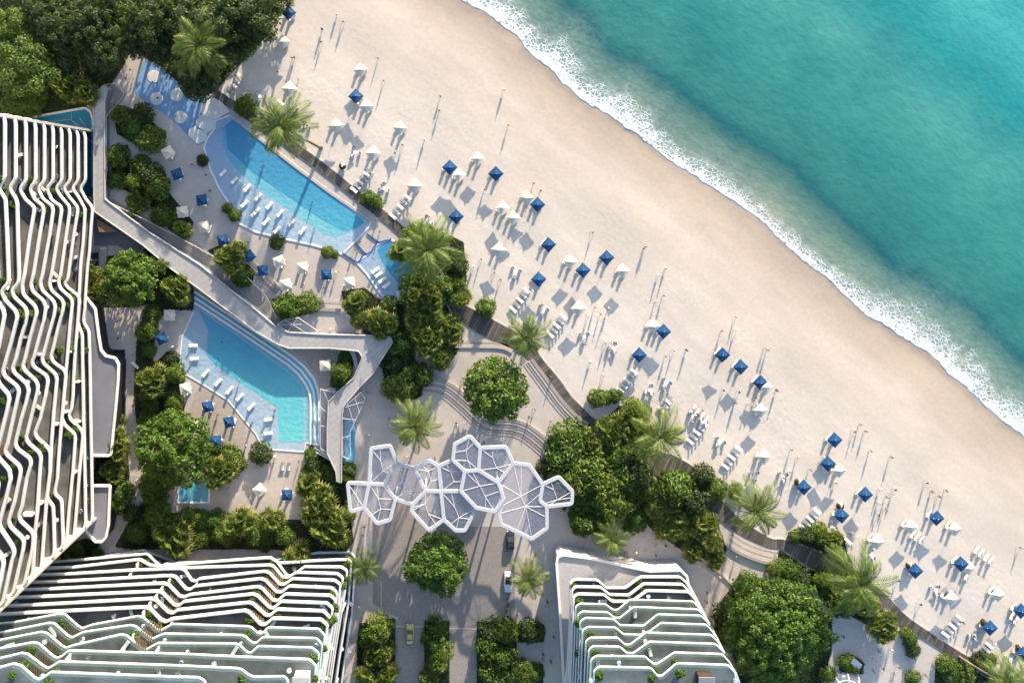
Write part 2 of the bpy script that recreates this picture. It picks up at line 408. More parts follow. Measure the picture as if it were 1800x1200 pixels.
mp = t.n('ShaderNodeMapping'); mp.vector_type = 'TEXTURE'; mp.inputs['Rotation'].default_value = (0, 0, R(-37.8)); mp.inputs['Scale'].default_value = (3.0, 1, 1); t.l(v, mp.inputs['Vector']); vr = mp.outputs[0]
d = t.math('ADD', t.attr('shore_d'), t.math('MULTIPLY', t.math('SUBTRACT', t.noise(.12, 4, .6, vr), .5), 7.0))
c = t.ramp(t.math('DIVIDE', d, 60.0), [(0, (.36, .29, .235)), (.03, (.47, .375, .295)), (.11, (.55, .445, .345)), (.2, (.63, .535, .435)), (.33, (.615, .53, .445)), (.6, (.645, .575, .505)), (1, (.625, .56, .50))])
c = t.mix(1.0, c, t.ramp(t.noise(.09, 6, .66, vr), [(.32, (.86, .855, .865)), (.66, (1.08, 1.065, 1.045))]), 'MULTIPLY')
c = t.mix(1.0, c, t.ramp(t.noise(1.1, 5, .8, v), [(.3, (.90,) * 3), (.7, (1.06,) * 3)]), 'MULTIPLY')
h = t.math('ADD', t.math('MULTIPLY', t.noise(2.2, 4, .7, v), .55), t.math('MULTIPLY', t.noise(.35, 4, .6, v), 1.0))
dry = t.ramp(t.math('DIVIDE', d, 60.0), [(.1, (0,) * 3), (.5, (1,) * 3)])
vf = t.n('ShaderNodeTexVoronoi', feature='SMOOTH_F1'); vf.inputs['Scale'].default_value = 1.15; t.l(v, vf.inputs['Vector'])
tr_ = t.ramp(t.noise(.07, 4, .65, v), [(.45, (0,) * 3), (.62, (1,) * 3)])
h = t.math('ADD', h, t.math('MULTIPLY', t.math('MULTIPLY', vf.outputs['Distance'], tr_), 1.1))
t.principled(c, .9, t.bump(t.math('MULTIPLY', h, dry), .3, .13), spec=.15)
M['sand'] = t.m
structure('beach_sand', mesh_of('beach_sand', vs, fs, (M['sand'],), None, True, {'shore_d': at}))
# ---------------------------------------------------------------- flat ground pieces
def sheet(name, polypx, z, mat, r=0, zp=None):
    if r: polypx = [tuple(p) for p in fillet(list(polypx) + [polypx[0]], r)][:-1]
    pts = [P(p[0], p[1], z) for p in polypx]
    mb = MB(); mb.prism(pts, z - .3, z, bottom=False)
    return structure(name, mb.mesh(name, mat))
BW = [(378,164,14),(430,199,16),(480,233,16),(560,290,16),(635,350,16),(702,403,16),(760,470,16),(800,535,22),(840,566,32),(890,592,30),(925,612,22),(951,641,16),(976,673,19),(995,704,24),(1020,731,27),(1037,746,26),(1090,775,30),(1140,803,32),(1175,822,46),(1212,838,36),(1240,868,28),(1265,893,26),(1295,922,24),(1350,953,17),(1380,958,18),(1435,985,32),(1480,1003,28),(1540,1045,24),(1583,1086,20),(1620,1111,16),(1690,1155,14),(1760,1195,14),(1860,1255,14)]
bws = spline(BW, 5.0)
def strip(name, pts3, z, mat, thick=.18, extra=0.0, shift=0.0):
    L = []; acc = 0; vs, fs, uv = [], [], []
    for i, p in enumerate(pts3):
        a, b = pts3[max(i - 1, 0)], pts3[min(i + 1, len(pts3) - 1)]
        tdir = Vector((b.x - a.x, b.y - a.y)).normalized(); nn = Vector((-tdir.y, tdir.x))
        if i: acc += (Vector((p.x, p.y)) - Vector((pts3[i - 1].x, pts3[i - 1].y))).length / 7.5
        w = p.z / 2 + extra
        for sgn, dz in ((1, -thick), (1, 0), (-1, 0), (-1, -thick)):
            q = P(p.x + nn.x * (sgn * w + shift), p.y + nn.y * (sgn * w + shift), z); vs.append((q.x, q.y, z + dz)); uv.append((acc, sgn))
    for i in range(len(pts3) - 1):
        for k in range(3): fs.append((i * 4 + k, i * 4 + k + 1, i * 4 + 5 + k, i * 4 + 4 + k))
    return mesh_of(name, vs, fs, (mat,), None, False, None, uv)
structure('boardwalk', strip('boardwalk', bws, .24, M['board'], .3))
structure('boardwalk_kerb', strip('boardwalk_kerb', bws, .16, M['walk'], .3, 1.6))
structure('plaza_paving', (lambda mb: (mb.prism([P(p[0], p[1], 0) for p in
    [(p.x, p.y) for p in bws[::3]] + [(1860,1500),(-300,1500),(-300,-200),(300,-200),(300,120)]], -.3, .06, bottom=False), mb.mesh('plaza_paving', M['pave']))[1])(MB()))
sheet('driveway', [(655,905),(690,880),(760,900),(830,925),(900,925),(905,1000),(905,1090),(840,1092),(838,1300),(640,1300),(700,1085),(655,1060)], .075, M['cobble'])
sheet('driveway_lane', [(693,1088),(746,1088),(746,1300),(693,1300)], .082, M['cobble'])
def line(name, a, b, w, z, mat):
    A, B = P(a[0], a[1], z), P(b[0], b[1], z); mb = MB(); sweep(mb, [A, B], [(-w / 2, -.05), (w / 2, -.05), (w / 2, 0), (-w / 2, 0)]); structure(name, mb.mesh(name, mat))
for a_, b_ in (((694,1100),(746,1101)),((790,1104),(838,1105)),((651,906),(651,1078)),((908,940),(908,1092)),((670,1020),(670,1090))): line('paving_band', a_, b_, .28, .10, M['pave'])
sheet('garden_deck', [(343,690),(372,676),(432,722),(432,770),(425,792),(372,792),(328,735)], .08, M['tan'])
sheet('courtyard_deck', [(512,612),(583,612),(606,618),(605,660),(590,688),(562,684),(556,660),(536,635)], .08, M['tan'])
sheet('spa_deck', [(285,832),(405,838),(402,900),(285,898)], .085, M['tan'])
FOREST = [(-100,-100),(500,-100),(495,20),(470,60),(440,95),(405,130),(378,162),(350,172),(330,160),(300,140),(270,112),(250,98),(228,92),(216,118),(195,150),(165,165),(150,190),(50,205),(-100,205)]
BEDS = [FOREST,
 [(600,512),(640,505),(682,536),(738,530),(735,490),(722,455),(700,425),(715,405),(750,395),(815,425),(820,490),(785,535),(795,560),(815,600),(800,625),(780,652),(765,640),(740,600),(705,590),(735,640),(765,675),(735,700),(705,705),(682,690),(672,650),(692,600),(665,588),(635,575),(610,550)],
 [(975,770),(1010,752),(1040,757),(1090,712),(1130,720),(1150,790),(1128,815),(1150,850),(1215,865),(1255,900),(1278,965),(1268,992),(1225,985),(1145,930),(1120,900),(1128,930),(1105,935),(1085,900),(1055,905),(1040,935),(1010,935),(1005,890),(955,840),(958,815)],
 [(1345,985),(1372,966),(1420,1000),(1470,1012),(1500,1040),(1578,1090),(1572,1120),(1530,1100),(1480,1075),(1440,1040),(1380,1015)],
 [(1385,940),(1440,925),(1485,945),(1490,985),(1470,990),(1430,968)],
 [(1265,1060),(1300,1010),(1340,1015),(1400,1040),(1462,1085),(1462,1140),(1440,1230),(1310,1230),(1288,1150)],
 [(170,795),(222,770),(228,835),(222,880),(190,930),(165,930),(163,850)],
 [(252,830),(282,830),(284,900),(430,902),(432,915),(545,912),(548,870),(540,840),(546,780),(558,790),(600,812),(625,822),(622,860),(612,880),(622,950),(600,978),(480,965),(240,965),(200,962),(245,885)],
 [(195,180),(245,195),(292,235),(280,258),(240,255),(205,235)], [(196,255),(225,255),(232,340),(196,325)], [(235,280),(290,300),(298,340),(340,390),(335,420),(300,405),(262,360),(230,320)],
 [(250,445),(305,480),(340,505),(342,545),(300,545),(278,560),(272,600),(268,640),(300,615),(325,640),(322,690),(325,735),(300,745),(240,745),(235,690),(240,600),(250,560),(275,530),(240,540),(150,540),(146,480),(185,450)],
 [(632,1095),(695,1085),(695,1260),(625,1260),(628,1130)], [(746,1090),(790,1090),(790,1260),(746,1260)], [(838,1092),(908,1092),(908,1260),(838,1260)], [(908,1096),(957,1096),(957,1128),(908,1128)], [(906,1166),(955,1166),(955,1260),(906,1260)],
 [(1645,1155),(1700,1165),(1790,1205),(1860,1260),(1640,1260)], [(105,965),(150,945),(185,960),(165,985),(110,1005)], [(596,625),(616,612),(622,640),(612,668),(590,688),(580,672)],
 [(365,775),(425,790),(430,825),(405,840),(372,830)], [(478,525),(555,520),(560,548),(500,560),(478,545)], [(365,440),(400,425),(445,470),(445,500),(420,500)],
 [(1500,1150),(1475,1150),(1475,1180),(1515,1185),(1520,1165)],
]
for b in BEDS: sheet('planting_bed', b, .10, M['soil'], 5)
sheet('garden_path', [(228,835),(252,835),(252,880),(196,962),(165,985),(178,945),(222,885)], .115, M['path'], 6)
sheet('garden_path', [(705,590),(716,590),(742,618),(762,645),(772,660),(745,660),(725,625)], .115, M['path'], 4)
# ---------------------------------------------------------------- ground cover: leaf tufts filling the beds
def inside(p, poly):
    c = False; n = len(poly)
    for i in range(n):
        x1, y1 = poly[i]; x2, y2 = poly[i - 1]
        if (y1 > p[1]) != (y2 > p[1]) and p[0] < (x2 - x1) * (p[1] - y1) / (y2 - y1) + x1: c = not c
    return c
def leafq(vs, fs, p, nrm, L, W, r=rnd):
    nrm = nrm.normalized(); a = nrm.orthogonal().normalized(); a.rotate(Matrix.Rotation(r.random() * 6.283, 3, nrm)); b = nrm.cross(a)
    k = len(vs)
    vs += [p - a * (L * .5), p + b * (W * .5) - a * (L * .05), p + a * (L * .5) + nrm * (-.12 * L), p - b * (W * .5) - a * (L * .05)]
    fs.append((k, k + 1, k + 2, k + 3))
def rv(r=rnd): return Vector((r.gauss(0, 1), r.gauss(0, 1), r.gauss(0, 1)))
vs, fs = [], []
for b in BEDS:
    xs = [p[0] for p in b]; ys = [p[1] for p in b]
    x0, x1, y0, y1 = max(min(xs), -30), min(max(xs), 1830), max(min(ys), -30), min(max(ys), 1230)
    cnt = int((x1 - x0) * (y1 - y0) * .14)
    for _ in range(cnt):
        q = (rnd.uniform(x0, x1), rnd.uniform(y0, y1))
        if inside(q, b) and not (abs(q[0] - 240) < 14 and 838 < q[1] < 880) and not (178 < q[0] < 240 and 880 < q[1] < 985 and abs((q[1] - 960) + (q[0] - 190) * 1.45) < 32):
            w = P(q[0], q[1], 0); w.z = .12 + .5 * rnd.random() * (.5 + noise.noise((w.x * .3, w.y * .3, 0)))
            leafq(vs, fs, w, Vector((0, 0, 1)) + rv() * .45, rnd.uniform(.45, .8), rnd.uniform(.25, .4))
o = put('ground_cover', mesh_of('ground_cover', vs, fs, (M['leaf_dark'],))); o['kind'] = 'stuff'
tag(o, 'low dark green leafy ground cover filling the planting beds', 'ground cover')
# ---------------------------------------------------------------- pools
def water(name, stops, scale=.03, rough=.12, tile=False, axis=(0, 1)):
    t = NT(name); v = t.pos(); g = t.n('ShaderNodeTexCoord').outputs['Generated']
    sx = t.n('ShaderNodeSeparateXYZ'); t.l(g, sx.inputs[0])
    f = t.math('ADD', t.math('MULTIPLY', sx.outputs['X'], axis[0]), t.math('MULTIPLY', sx.outputs['Y'], axis[1]))
    f = t.math('ADD', f, t.math('MULTIPLY', t.math('SUBTRACT', t.noise(.12, 4, .6, v), .5), .35))
    c = t.ramp(f, stops)
    c = t.mix(1.0, c, t.ramp(t.noise(.8, 5, .7, v), [(.3, (.92, .94, .95)), (.7, (1.07, 1.05, 1.04))]), 'MULTIPLY')
    vo = t.n('ShaderNodeTexVoronoi', feature='SMOOTH_F1'); vo.inputs['Scale'].default_value = 1.1; t.l(v, vo.inputs['Vector'])
    h = t.math('ADD', t.noise(1.3, 4, .6, v), vo.outputs['Distance'])
    t.principled(c, rough, t.bump(h, .5, .12), spec=.5); return t.m
M['w_ledge'] = water('shallow_ledge_water', [(0, (.38, .49, .57)), (.5, (.33, .43, .53)), (1, (.25, .36, .52))])
M['w_splash'] = water('splash_pad_water', [(0, (.17, .29, .48)), (1, (.20, .33, .52))])
M['w_mid'] = water('turquoise_water', [(0, (.19, .50, .55)), (.6, (.15, .43, .54)), (1, (.11, .33, .52))])
M['w_deep'] = water('deep_pool_water', [(0, (.085, .37, .50)), (.5, (.065, .29, .46)), (1, (.06, .235, .44))])
M['w_lower'] = water('lower_pool_water', [(0, (.16, .56, .58)), (.35, (.13, .48, .55)), (.7, (.09, .36, .52)), (1, (.075, .30, .48))])
M['w_teal'] = water('teal_tiled_water', [(0, (.02, .10, .20)), (.6, (.02, .18, .33)), (1, (.02, .26, .36))])
M['w_spa'] = water('spa_water', [(0, (.06, .28, .42)), (1, (.08, .33, .46))])
M['w_slide'] = simple('aqua_glazed_edge', (.10, .40, .58), .2, .06, .4)
def poly_part(name, px, z, th, mat, root, r=0):
    if r: px = [tuple(p) for p in fillet(list(px) + [px[0]], r)][:-1]
    mb = MB(); mb.prism([P(p[0], p[1], z) for p in px], z - th, z, bottom=False)
    return wpart(name, mb.mesh(name, mat), root)
def rim_part(name, px, z, w, h, mat, root, r=0, closed=True):
    q = fillet(list(px) + ([px[0]] if closed else []), r) if r else [Vector(p) for p in px]
    if closed and r: q = q[:-1]
    mb = MB(); sweep(mb, [P(p[0], p[1], z) for p in q], rrect(w, -.15, h, .04), closed=closed)
    return wpart(name, mb.mesh(name, mat), root)
def pool(name, label, c, layers, rim=None):
    root = thing(name, P(c[0], c[1], 0), label, 'pool')
    for i, (nm, px, mat, r) in enumerate(layers): poly_part(nm, px, .12 + .01 * i, .2, mat, root, r)
    if rim: rim_part('coping', rim, .12, .45, .08, M['poollip'], root, 3)
    return root
SP = [(236,163),(241,140),(252,108),(263,106),(276,114),(290,124),(314,146),(330,160),(357,171),(354,200),(344,221),(330,238),(310,217),(287,199),(266,187)]
r_ = pool('splash_pad', 'bright blue shallow splash pad with round pale discs under the top left palms', (290, 165), [('water', SP, M['w_splash'], 3)])
for c in ((270,135),(275,174),(310,167),(317,206)):
    mb = MB(); q = P(c[0], c[1], .17); mb.lathe([(1.5, -.1), (1.5, 0), (1.42, .03), (.5, .04)], 24, q); wpart('fountain_disc', mb.mesh('fountain_disc', M['island']), r_)
MAINP = [(378,212),(405,203),(450,239),(527,299),(582,340),(635,376),(652,389),(648,400),(634,415),(615,434),(602,447),(585,441),(550,431),(500,420),(450,408),(420,393),(405,362),(385,331),(370,300),(358,260),(364,244),(377,226)]
r_ = pool('swimming_pool', 'long blue pool with wide pale lounger ledge along the boardwalk', (500, 330),
     [('ledge_water', MAINP, M['w_ledge'], 4), ('turquoise_water', [(393,224),(410,214),(450,246),(527,306),(582,347),(640,391),(628,402),(590,417),(568,411),(520,377),(450,330),(405,287),(390,250)], M['w_mid'], 6),
      ('deep_water', [(396,221),(410,210),(450,243),(527,303),(582,344),(643,391),(624,402),(604,408),(560,383),(480,328),(440,300),(400,262)], M['w_deep'], 5)], MAINP)
rim_part('inner_step', [(405,203),(450,239),(527,299),(582,340),(635,376),(652,389)], .2, .7, .1, M['walk'], r_, 3, False)
for hx in ([(357,172),(365,166),(390,180),(405,197),(377,211),(352,199)], [(344,215),(354,200),(376,211),(377,225),(365,234),(347,226)], [(331,227),(344,221),(364,234),(364,246),(347,254),(331,240)]):
    root = thing('stone_island', P(hx[0][0], hx[0][1], 0), {357: 'large pale stone platform between splash pad and boardwalk', 344: 'middle hexagonal stone island between the two upper pools', 331: 'lower hexagonal stone island at head of the long pool'}[hx[0][0]], 'stepping stone')
    poly_part('slab', hx, .30, .3, M['island'], root, 2); rim_part('channel_edge', hx, .15, .22, .02, M['bluerail'], root, 2)
SMALL = [(626,461),(648,447),(662,430),(686,421),(702,430),(724,462),(734,485),(729,510),(706,526),(682,531),(664,510),(645,482)]
r_ = pool('swimming_pool', 'small rounded blue pool beside the palm thicket with white loungers in it', (690, 480),
     [('ledge_water', SMALL, M['w_ledge'], 6), ('deep_water', [(663,440),(670,431),(688,425),(712,448),(730,480),(729,494),(700,498),(687,482),(671,460)], M['w_deep'], 8)], SMALL)
for L in ([(645,410),(664,424),(668,425),(688,420)], [(625,427),(641,444),(646,446),(652,442),(664,424)], [(602,444),(624,459),(629,460),(634,455),(641,444)]):
    rim_part('blue_channel', L, .22, .3, .1, M['bluerail'], r_, 3, False)
LOW = [(342,511),(372,530),(425,566),(462,592),(510,622),(535,642),(552,663),(559,682),(561,700),(561,782),(537,778),(535,793),(462,788),(450,762),(400,702),(352,672),(325,656),(315,640),(320,592),(340,548)]
r_ = pool('swimming_pool', 'turquoise lower pool with curved stepped white edge below the raised walkway', (455, 650),
     [('ledge_water', [p for p in LOW], M['w_ledge'], 4),
      ('edge_water', [(342,513),(372,532),(425,568),(462,594),(510,624),(533,644),(549,665),(556,684),(558,700),(558,778),(538,774),(536,692),(530,674),(508,654),(450,612),(400,576),(342,534)], M['w_mid'], 4),
      ('deep_water', [(350,545),(375,563),(400,579),(450,614),(508,656),(529,676),(534,694),(534,776),(490,776),(488,716),(450,690),(410,664),(375,639),(362,622),(364,600),(366,582)], M['w_lower'], 5)], None)
for off, w in ((0, .55), (8, .5), (15, .5)):
    L = [(342,512 + off * 1.3),(425,567 + off * 1.25),(510 - off * .3,623 + off * 1.15),(535 - off * .7,644 + off * .9),(552 - off,666 + off * .6),(559 - off,686 + off * .3),(561 - off,705),(561 - off,781)]
    rim_part('white_step', L, .2, w, .18, M['white'], r_, 12, False)
rim_part('coping', [(561,782),(537,778),(535,794),(462,789),(450,763),(400,703),(352,673),(325,657),(315,641),(320,592),(341,546)], .12, .35, .06, M['poollip'], r_, 3, False)
SPA = [(314,842),(369,842),(367,883),(312,883)]
pool('spa_pool', 'small square blue spa pool in the brown courtyard deck', (340, 862), [('water', SPA, M['w_spa'], 2)], SPA)
EDGE = [(52,207),(150,191),(159,196),(163,208),(163,345),(118,345),(70,250)]
r_ = pool('reflecting_pool', 'dark teal corner pool with white rim beside the left tower', (120, 210), [('water', EDGE, M['w_teal'], 5)])
rim_part('white_rim', [(52,207),(150,190),(160,197),(164,212),(164,330)], .2, .5, .35, M['white'], r_, 8, False)
for L in ([(85,214),(125,210),(160,250)], [(125,193),(126,212)], [(140,208),(160,236)], [(127,212),(158,234)]):
    rim_part('glazing_bar', L, .16, .14, .05, M['pole'], r_, 0, False)
SL = [(607,737),(618,735),(623,742),(624,800),(620,812),(606,810)]
root = thing('glazed_pool', P(615, 775, 0), 'slim aqua blue pool beside the foot of the white walkway', 'pool')
poly_part('water', SL, .5, .6, M['w_slide'], root, 4)
# ---------------------------------------------------------------- raised walkway
Z = 3.0
WALKS = [('raised_walkway', 'long pale raised walkway running diagonally from tower to plaza, forked at its lower end',
  [[(172,158),(182,148),(190,156),(184,185),(184,350),(260,407),(350,465),(450,545),(487,576),(507,584),(570,588),(675,590),(687,593),(690,602),(670,633),(655,657),(630,683),(603,715),(601,735),(600,850),(592,846),(590,828),(575,796),(575,755),(577,707),(594,688),(622,664),(637,628),(630,617),(582,612),(510,612),(490,606),(450,583),(342,502),(300,472),(250,430),(166,372),(165,345),(165,200)]])]
for nm, lab, polys in WALKS:
    root = thing(nm, P(300, 440, 0), lab, 'walkway')
    for px in polys:
        q = [tuple(p) for p in fillet(px + [px[0]], 6)][:-1]
        mb = MB(); mb.prism([P(p[0], p[1], Z) for p in q], 0, Z, m=0, mside=1); wpart('deck', mb.mesh('deck', M['deckwalk'], M['roofgrey']), root)
    for L in ([(184,160),(184,350),(260,407),(350,465),(450,545),(487,576),(507,584),(570,588),(675,590),(687,593),(690,602),(670,633),(655,657),(630,683),(603,715),(601,735),(600,848)],
              [(165,160),(165,345),(166,372),(250,430),(300,472),(342,502),(450,583),(490,606),(508,612)], [(508,612),(582,612),(630,617),(637,628),(622,664),(594,688),(577,707),(575,755),(575,796),(590,828),(592,846)]):
        mb = MB(); sweep(mb, [P(p.x, p.y, Z) for p in fillet(L, 6)], rrect(.22, -.55, .22, .05)); wpart('kerb', mb.mesh('kerb', M['walk']), root)
# glass balustrades beside the walkway
def glass_run(px, z, label, name='glass_balustrade', gap=26, h=1.1):
    L = fillet(px, 5); root = thing(name, P(px[0][0], px[0][1], 0), label, 'railing')
    W = [P(p.x, p.y, z) for p in L]
    mb = MB(); sweep(mb, W, [(-.03, .05), (.03, .05), (.03, h), (-.03, h)][::-1]); wpart('glass_pane', mb.mesh('glass_pane', M['glassrail']), root)
    mb = MB(); sweep(mb, [w + Vector((0, 0, h)) for w in W], rrect(.12, 0, .08, .03)); wpart('handrail', mb.mesh('handrail', M['pole']), root)
    acc = 99
    for a, b in zip(W, W[1:]):
        acc += (b - a).length
        if acc > gap / 7.5: mb = MB(); mb.box((b.x, b.y, z + h / 2 - z / 2), (.08, .08, h + z)); wpart('post', mb.mesh('post', M['pole']), root); acc = 0
glass_run([(186,150),(210,148),(222,168),(190,205),(191,300),(186,345),(196,356),(262,388),(345,432),(430,480),(470,520),(487,556)], 1.6, 'glass railing along the grey ramp above the raised walkway')
sheet('ramp', [(186,345),(262,386),(345,430),(432,482),(478,528),(530,585),(507,584),(487,576),(450,545),(350,467),(262,409),(187,355)], .35, M['cobble'])
sheet('ramp', [(184,160),(200,148),(220,166),(192,205),(192,345),(185,348)], .3, M['cobble'])
# triangular glass roofs beside the walkway
def glass_roof(px, z, bars, label):
    root = thing('glass_roof', P(px[0][0], px[0][1], 0), label, 'skylight')
    q = [tuple(p) for p in fillet(px + [px[0]], 5)][:-1]
    poly_part('glass_pane', q, z, .06, M['pglass'], root); rim_part('rim', q, z, .14, .08, M['pframe'], root)
    for b in bars: rim_part('glazing_bar', b, z + .02, .10, .06, M['pframe'], root, 0, False)
    for p in q[::5]:
        w = P(p[0], p[1], z); mb = MB(); mb.box((w.x, w.y, z / 2), (.1, .1, z)); wpart('post', mb.mesh('post', M['pole']), root)
glass_roof([(487,571),(500,562),(524,558),(566,587),(510,585)], 3.0, [[(500,562),(540,586)],[(524,558),(505,583)],[(487,571),(530,570)]], 'triangular glass roof above the bend of the white walkway')
glass_roof([(634,690),(641,700),(638,710),(615,760),(616,808),(602,802),(601,735),(604,716)], 3.0, [[(604,716),(640,706)],[(601,735),(626,738)],[(601,770),(616,765)],[(610,708),(622,744)],[(624,700),(632,726)]], 'long curved glass roof right of the walkway foot')
glass_roof([(563,684),(592,690),(577,707),(575,755),(574,795),(563,788)], 2.5, [[(563,715),(577,728)],[(563,748),(575,750)],[(568,685),(577,706)]], 'narrow dark glass roof between curved pool and walkway')
for i, (px, lab) in enumerate((([(552,787),(600,812),(599,818),(550,792)], 'white wall cap at the foot of the lower pool'), ([(582,609),(603,609),(603,615),(582,614)], 'short white planter wall in the upper courtyard'), ([(576,683),(594,682),(594,688),(576,688)], 'short white planter wall in the lower courtyard'), ([(612,612),(620,626),(626,650),(618,662),(622,664),(630,648),(624,622),(617,611)], 'curved white wall around the walkway planter'), ([(233,636),(243,646),(242,648),(231,638)], 'thin white bench on the left garden path'))):
    root = thing('low_wall', P(px[0][0], px[0][1], 0), lab, 'wall')
    poly_part('wall_body', px, .9, .9, M['endwall'], root); rim_part('wall_cap', px, .9, .2, .1, M['white'], root)
# ---------------------------------------------------------------- steps
def steps(name, label, pts, n, gap, z0=.06, dz=.09, side=1):
    root = thing(name, P(pts[0][0], pts[0][1], 0), label, 'steps')
    L = spline(pts, 6)
    for k in range(n):
        q = []
        for i, p in enumerate(L):
            a, b = L[max(i - 1, 0)], L[min(i + 1, len(L) - 1)]; t_ = (b - a).normalized(); nn = Vector((-t_.y, t_.x)) * side
            q.append(p + nn * gap * k)
        mb = MB(); w = gap / 7.5
        sweep(mb, [P(p.x, p.y, 0) for p in q], [(-w * .5, -.05), (w * .62, -.05), (w * .62, z0 + dz * (k + 1)), (-w * .5, z0 + dz * (k + 1))])
        wpart('step', mb.mesh('step', M['stepdark' if k % 2 else 'pave']), root)
    return root
steps('curved_steps', 'wide curved pale steps sweeping behind the round plaza tree', [(742,690),(775,695),(805,718),(850,757),(900,764),(925,776),(962,808)], 6, 5.2, side=-1)
steps('boardwalk_steps', 'curved pale steps following the boardwalk right of the plaza tree', [(922,640),(946,672),(975,712),(1005,744),(1026,758)], 4, 5, side=-1)
steps('boardwalk_steps', 'curved pale steps below the lower boardwalk palm', [(1288,935),(1310,950),(1340,962),(1368,968)], 6, 4.6, side=1)
steps('boardwalk_steps', 'straight pale steps at the wide end of the upper boardwalk', [(800,598),(880,600),(905,610)], 3, 5, side=1)
steps('deck_steps', 'low pale steps on the sun deck above the white walkway', [(555,528),(600,530)], 4, 5, side=1)
steps('deck_steps', 'pale steps running down beside the ramp railing', [(395,440),(440,478),(480,517)], 4, 5, side=-1)
steps('garden_kerb', 'dark curved kerb crossing the lower right plaza', [(1228,978),(1258,1000),(1285,1025),(1297,1048)], 1, 3, dz=.35)
# service yard between the tower and the walkway
sheet('service_yard', [(165,380),(212,405),(252,436),(238,448),(205,432),(165,432)], .09, M['roofgrey'])
root = thing('yard_canopy', P(190, 400, 0), 'brown timber canopy tucked between left tower and raised walkway', 'canopy')
poly_part('roof_panel', [(168,382),(210,408),(174,408)], 2.6, .12, M['louvre'], root); rim_part('roof_edge', [(168,382),(210,408),(174,408)], 2.6, .15, .06, M['darkmetal'], root)
for c in ((169,384),(207,407),(175,406)): q = P(c[0], c[1], 2.5); mb = MB(); mb.box((q.x, q.y, 1.3), (.15, .15, 2.5)); wpart('post', mb.mesh('post', M['darkmetal']), root)
root = thing('outdoor_stair', P(181, 458, 0), 'pale narrow outdoor stair beside the left tower', 'stairs')
for k in range(9): q = P(185 - k * .7, 436 + k * 4.6, .1); mb = MB(); mb.box((q.x, q.y, .1 + .16 * (9 - k) / 2), (1.5, .6, .16 * (9 - k))); wpart('tread', mb.mesh('tread', M['walk']), root)
root = thing('skylight_box', P(166, 450, 0), 'dark square skylight box beside the outdoor stair', 'skylight')
poly_part('glass_pane', [(159,444),(174,443),(174,457),(159,457)], .6, .6, M['carglass'], root); rim_part('frame', [(159,444),(174,443),(174,457),(159,457)], .6, .25, .15, M['roofgrey'], root)
# ---------------------------------------------------------------- honeycomb canopy
CZ = 8.0
CELLS = {
 'A': [(652,788),(686,783),(697,813),(675,851),(649,850)], 'B': [(611,848),(649,850),(640,892),(616,899)], 'C': [(649,850),(675,851),(695,877),(686,913),(663,920),(640,892)],
 'D': [(697,813),(728,823),(748,863),(726,886),(695,877),(675,851)], 'E': [(728,823),(754,809),(771,819),(775,863),(748,863)], 'F': [(771,819),(796,808),(817,828),(810,863),(775,863)],
 'G': [(796,808),(799,781),(826,766),(844,787),(841,826),(817,828)], 'H': [(844,787),(889,785),(902,814),(876,848),(841,826)], 'I': [(817,828),(841,826),(876,848),(885,876),(870,899),(837,892),(810,863)],
 'J': [(748,863),(775,863),(780,913),(754,932),(723,898),(726,886)], 'K': [(775,863),(810,863),(837,892),(817,932),(801,932),(780,913)],
 'L': [(902,814),(930,817),(954,851),(949,880),(961,890),(961,928),(935,947),(881,921),(877,902),(885,876),(876,848)], 'M': [(954,851),(982,838),(1006,863),(1005,885),(961,890),(949,880)]}
root = thing('hexagon_canopy', P(805, 860, 0), 'white honeycomb shaped glass canopy over the plaza entrance', 'canopy')
tree_cols = set()
for ci, (key, px) in enumerate(CELLS.items()):
    z = CZ + .013 * ci - (.9 if key in 'D' else 0) + (.5 if key in 'GHI' else 0) + (.25 if key in 'LM' else 0)
    q = [tuple(p) for p in fillet(px + [px[0], px[1]], 4, 4)][1:-1]
    q = fillet([((px[-1][0] + px[0][0]) / 2, (px[-1][1] + px[0][1]) / 2)] + px + [((px[-1][0] + px[0][0]) / 2, (px[-1][1] + px[0][1]) / 2)], 5, 4)[:-1]
    W = [P(p.x, p.y, z) for p in q]
    mb = MB(); sweep(mb, W, rrect(.84, -.3, .22, .07), closed=True); wpart('frame', mb.mesh('frame', M['pframe'], smooth=False), root)
    mb = MB(); mb.prism(W, z - .03, z + .03); g = wpart('glass_pane', mb.mesh('glass_pane', M['pglass']), root)
    cx = sum(p[0] for p in px) / len(px); cy = sum(p[1] for p in px) / len(px)
    hubs = [Vector((cx - 3 + rnd.uniform(-2, 2), cy - (8 if len(px) > 4 else 3))), Vector((cx + 3 + rnd.uniform(-2, 2), cy + (10 if len(px) > 4 else 5)))]
    mb = MB()
    lines = [(hubs[0], hubs[1])]
    for i, p in enumerate(px):
        v_ = Vector(p); h = min(hubs, key=lambda u: (u - v_).length); m_ = (Vector(px[i]) + Vector(px[i - 1])) / 2
        lines.append((h, m_ if (i % 2) else v_))
    for a, b in lines: sweep(mb, [P(a.x, a.y, z), P(b.x, b.y, z)], rrect(.095, .04, .14, .02))
    wpart('mullions', mb.mesh('mullions', M['white']), root)
for cxy in ((649,851),(695,877),(748,863),(776,863),(817,829),(876,848),(885,876),(953,855),(810,863),(780,912)):
    w = P(cxy[0], cxy[1], CZ); mb = MB(); mb.lathe([(.45, 0), (.3, .4), (.24, 3), (.3, 5.5), (.55, CZ - .36)], 12, (w.x, w.y, 0)); wpart('column', mb.mesh('column', M['pframe'], smooth=True), root)
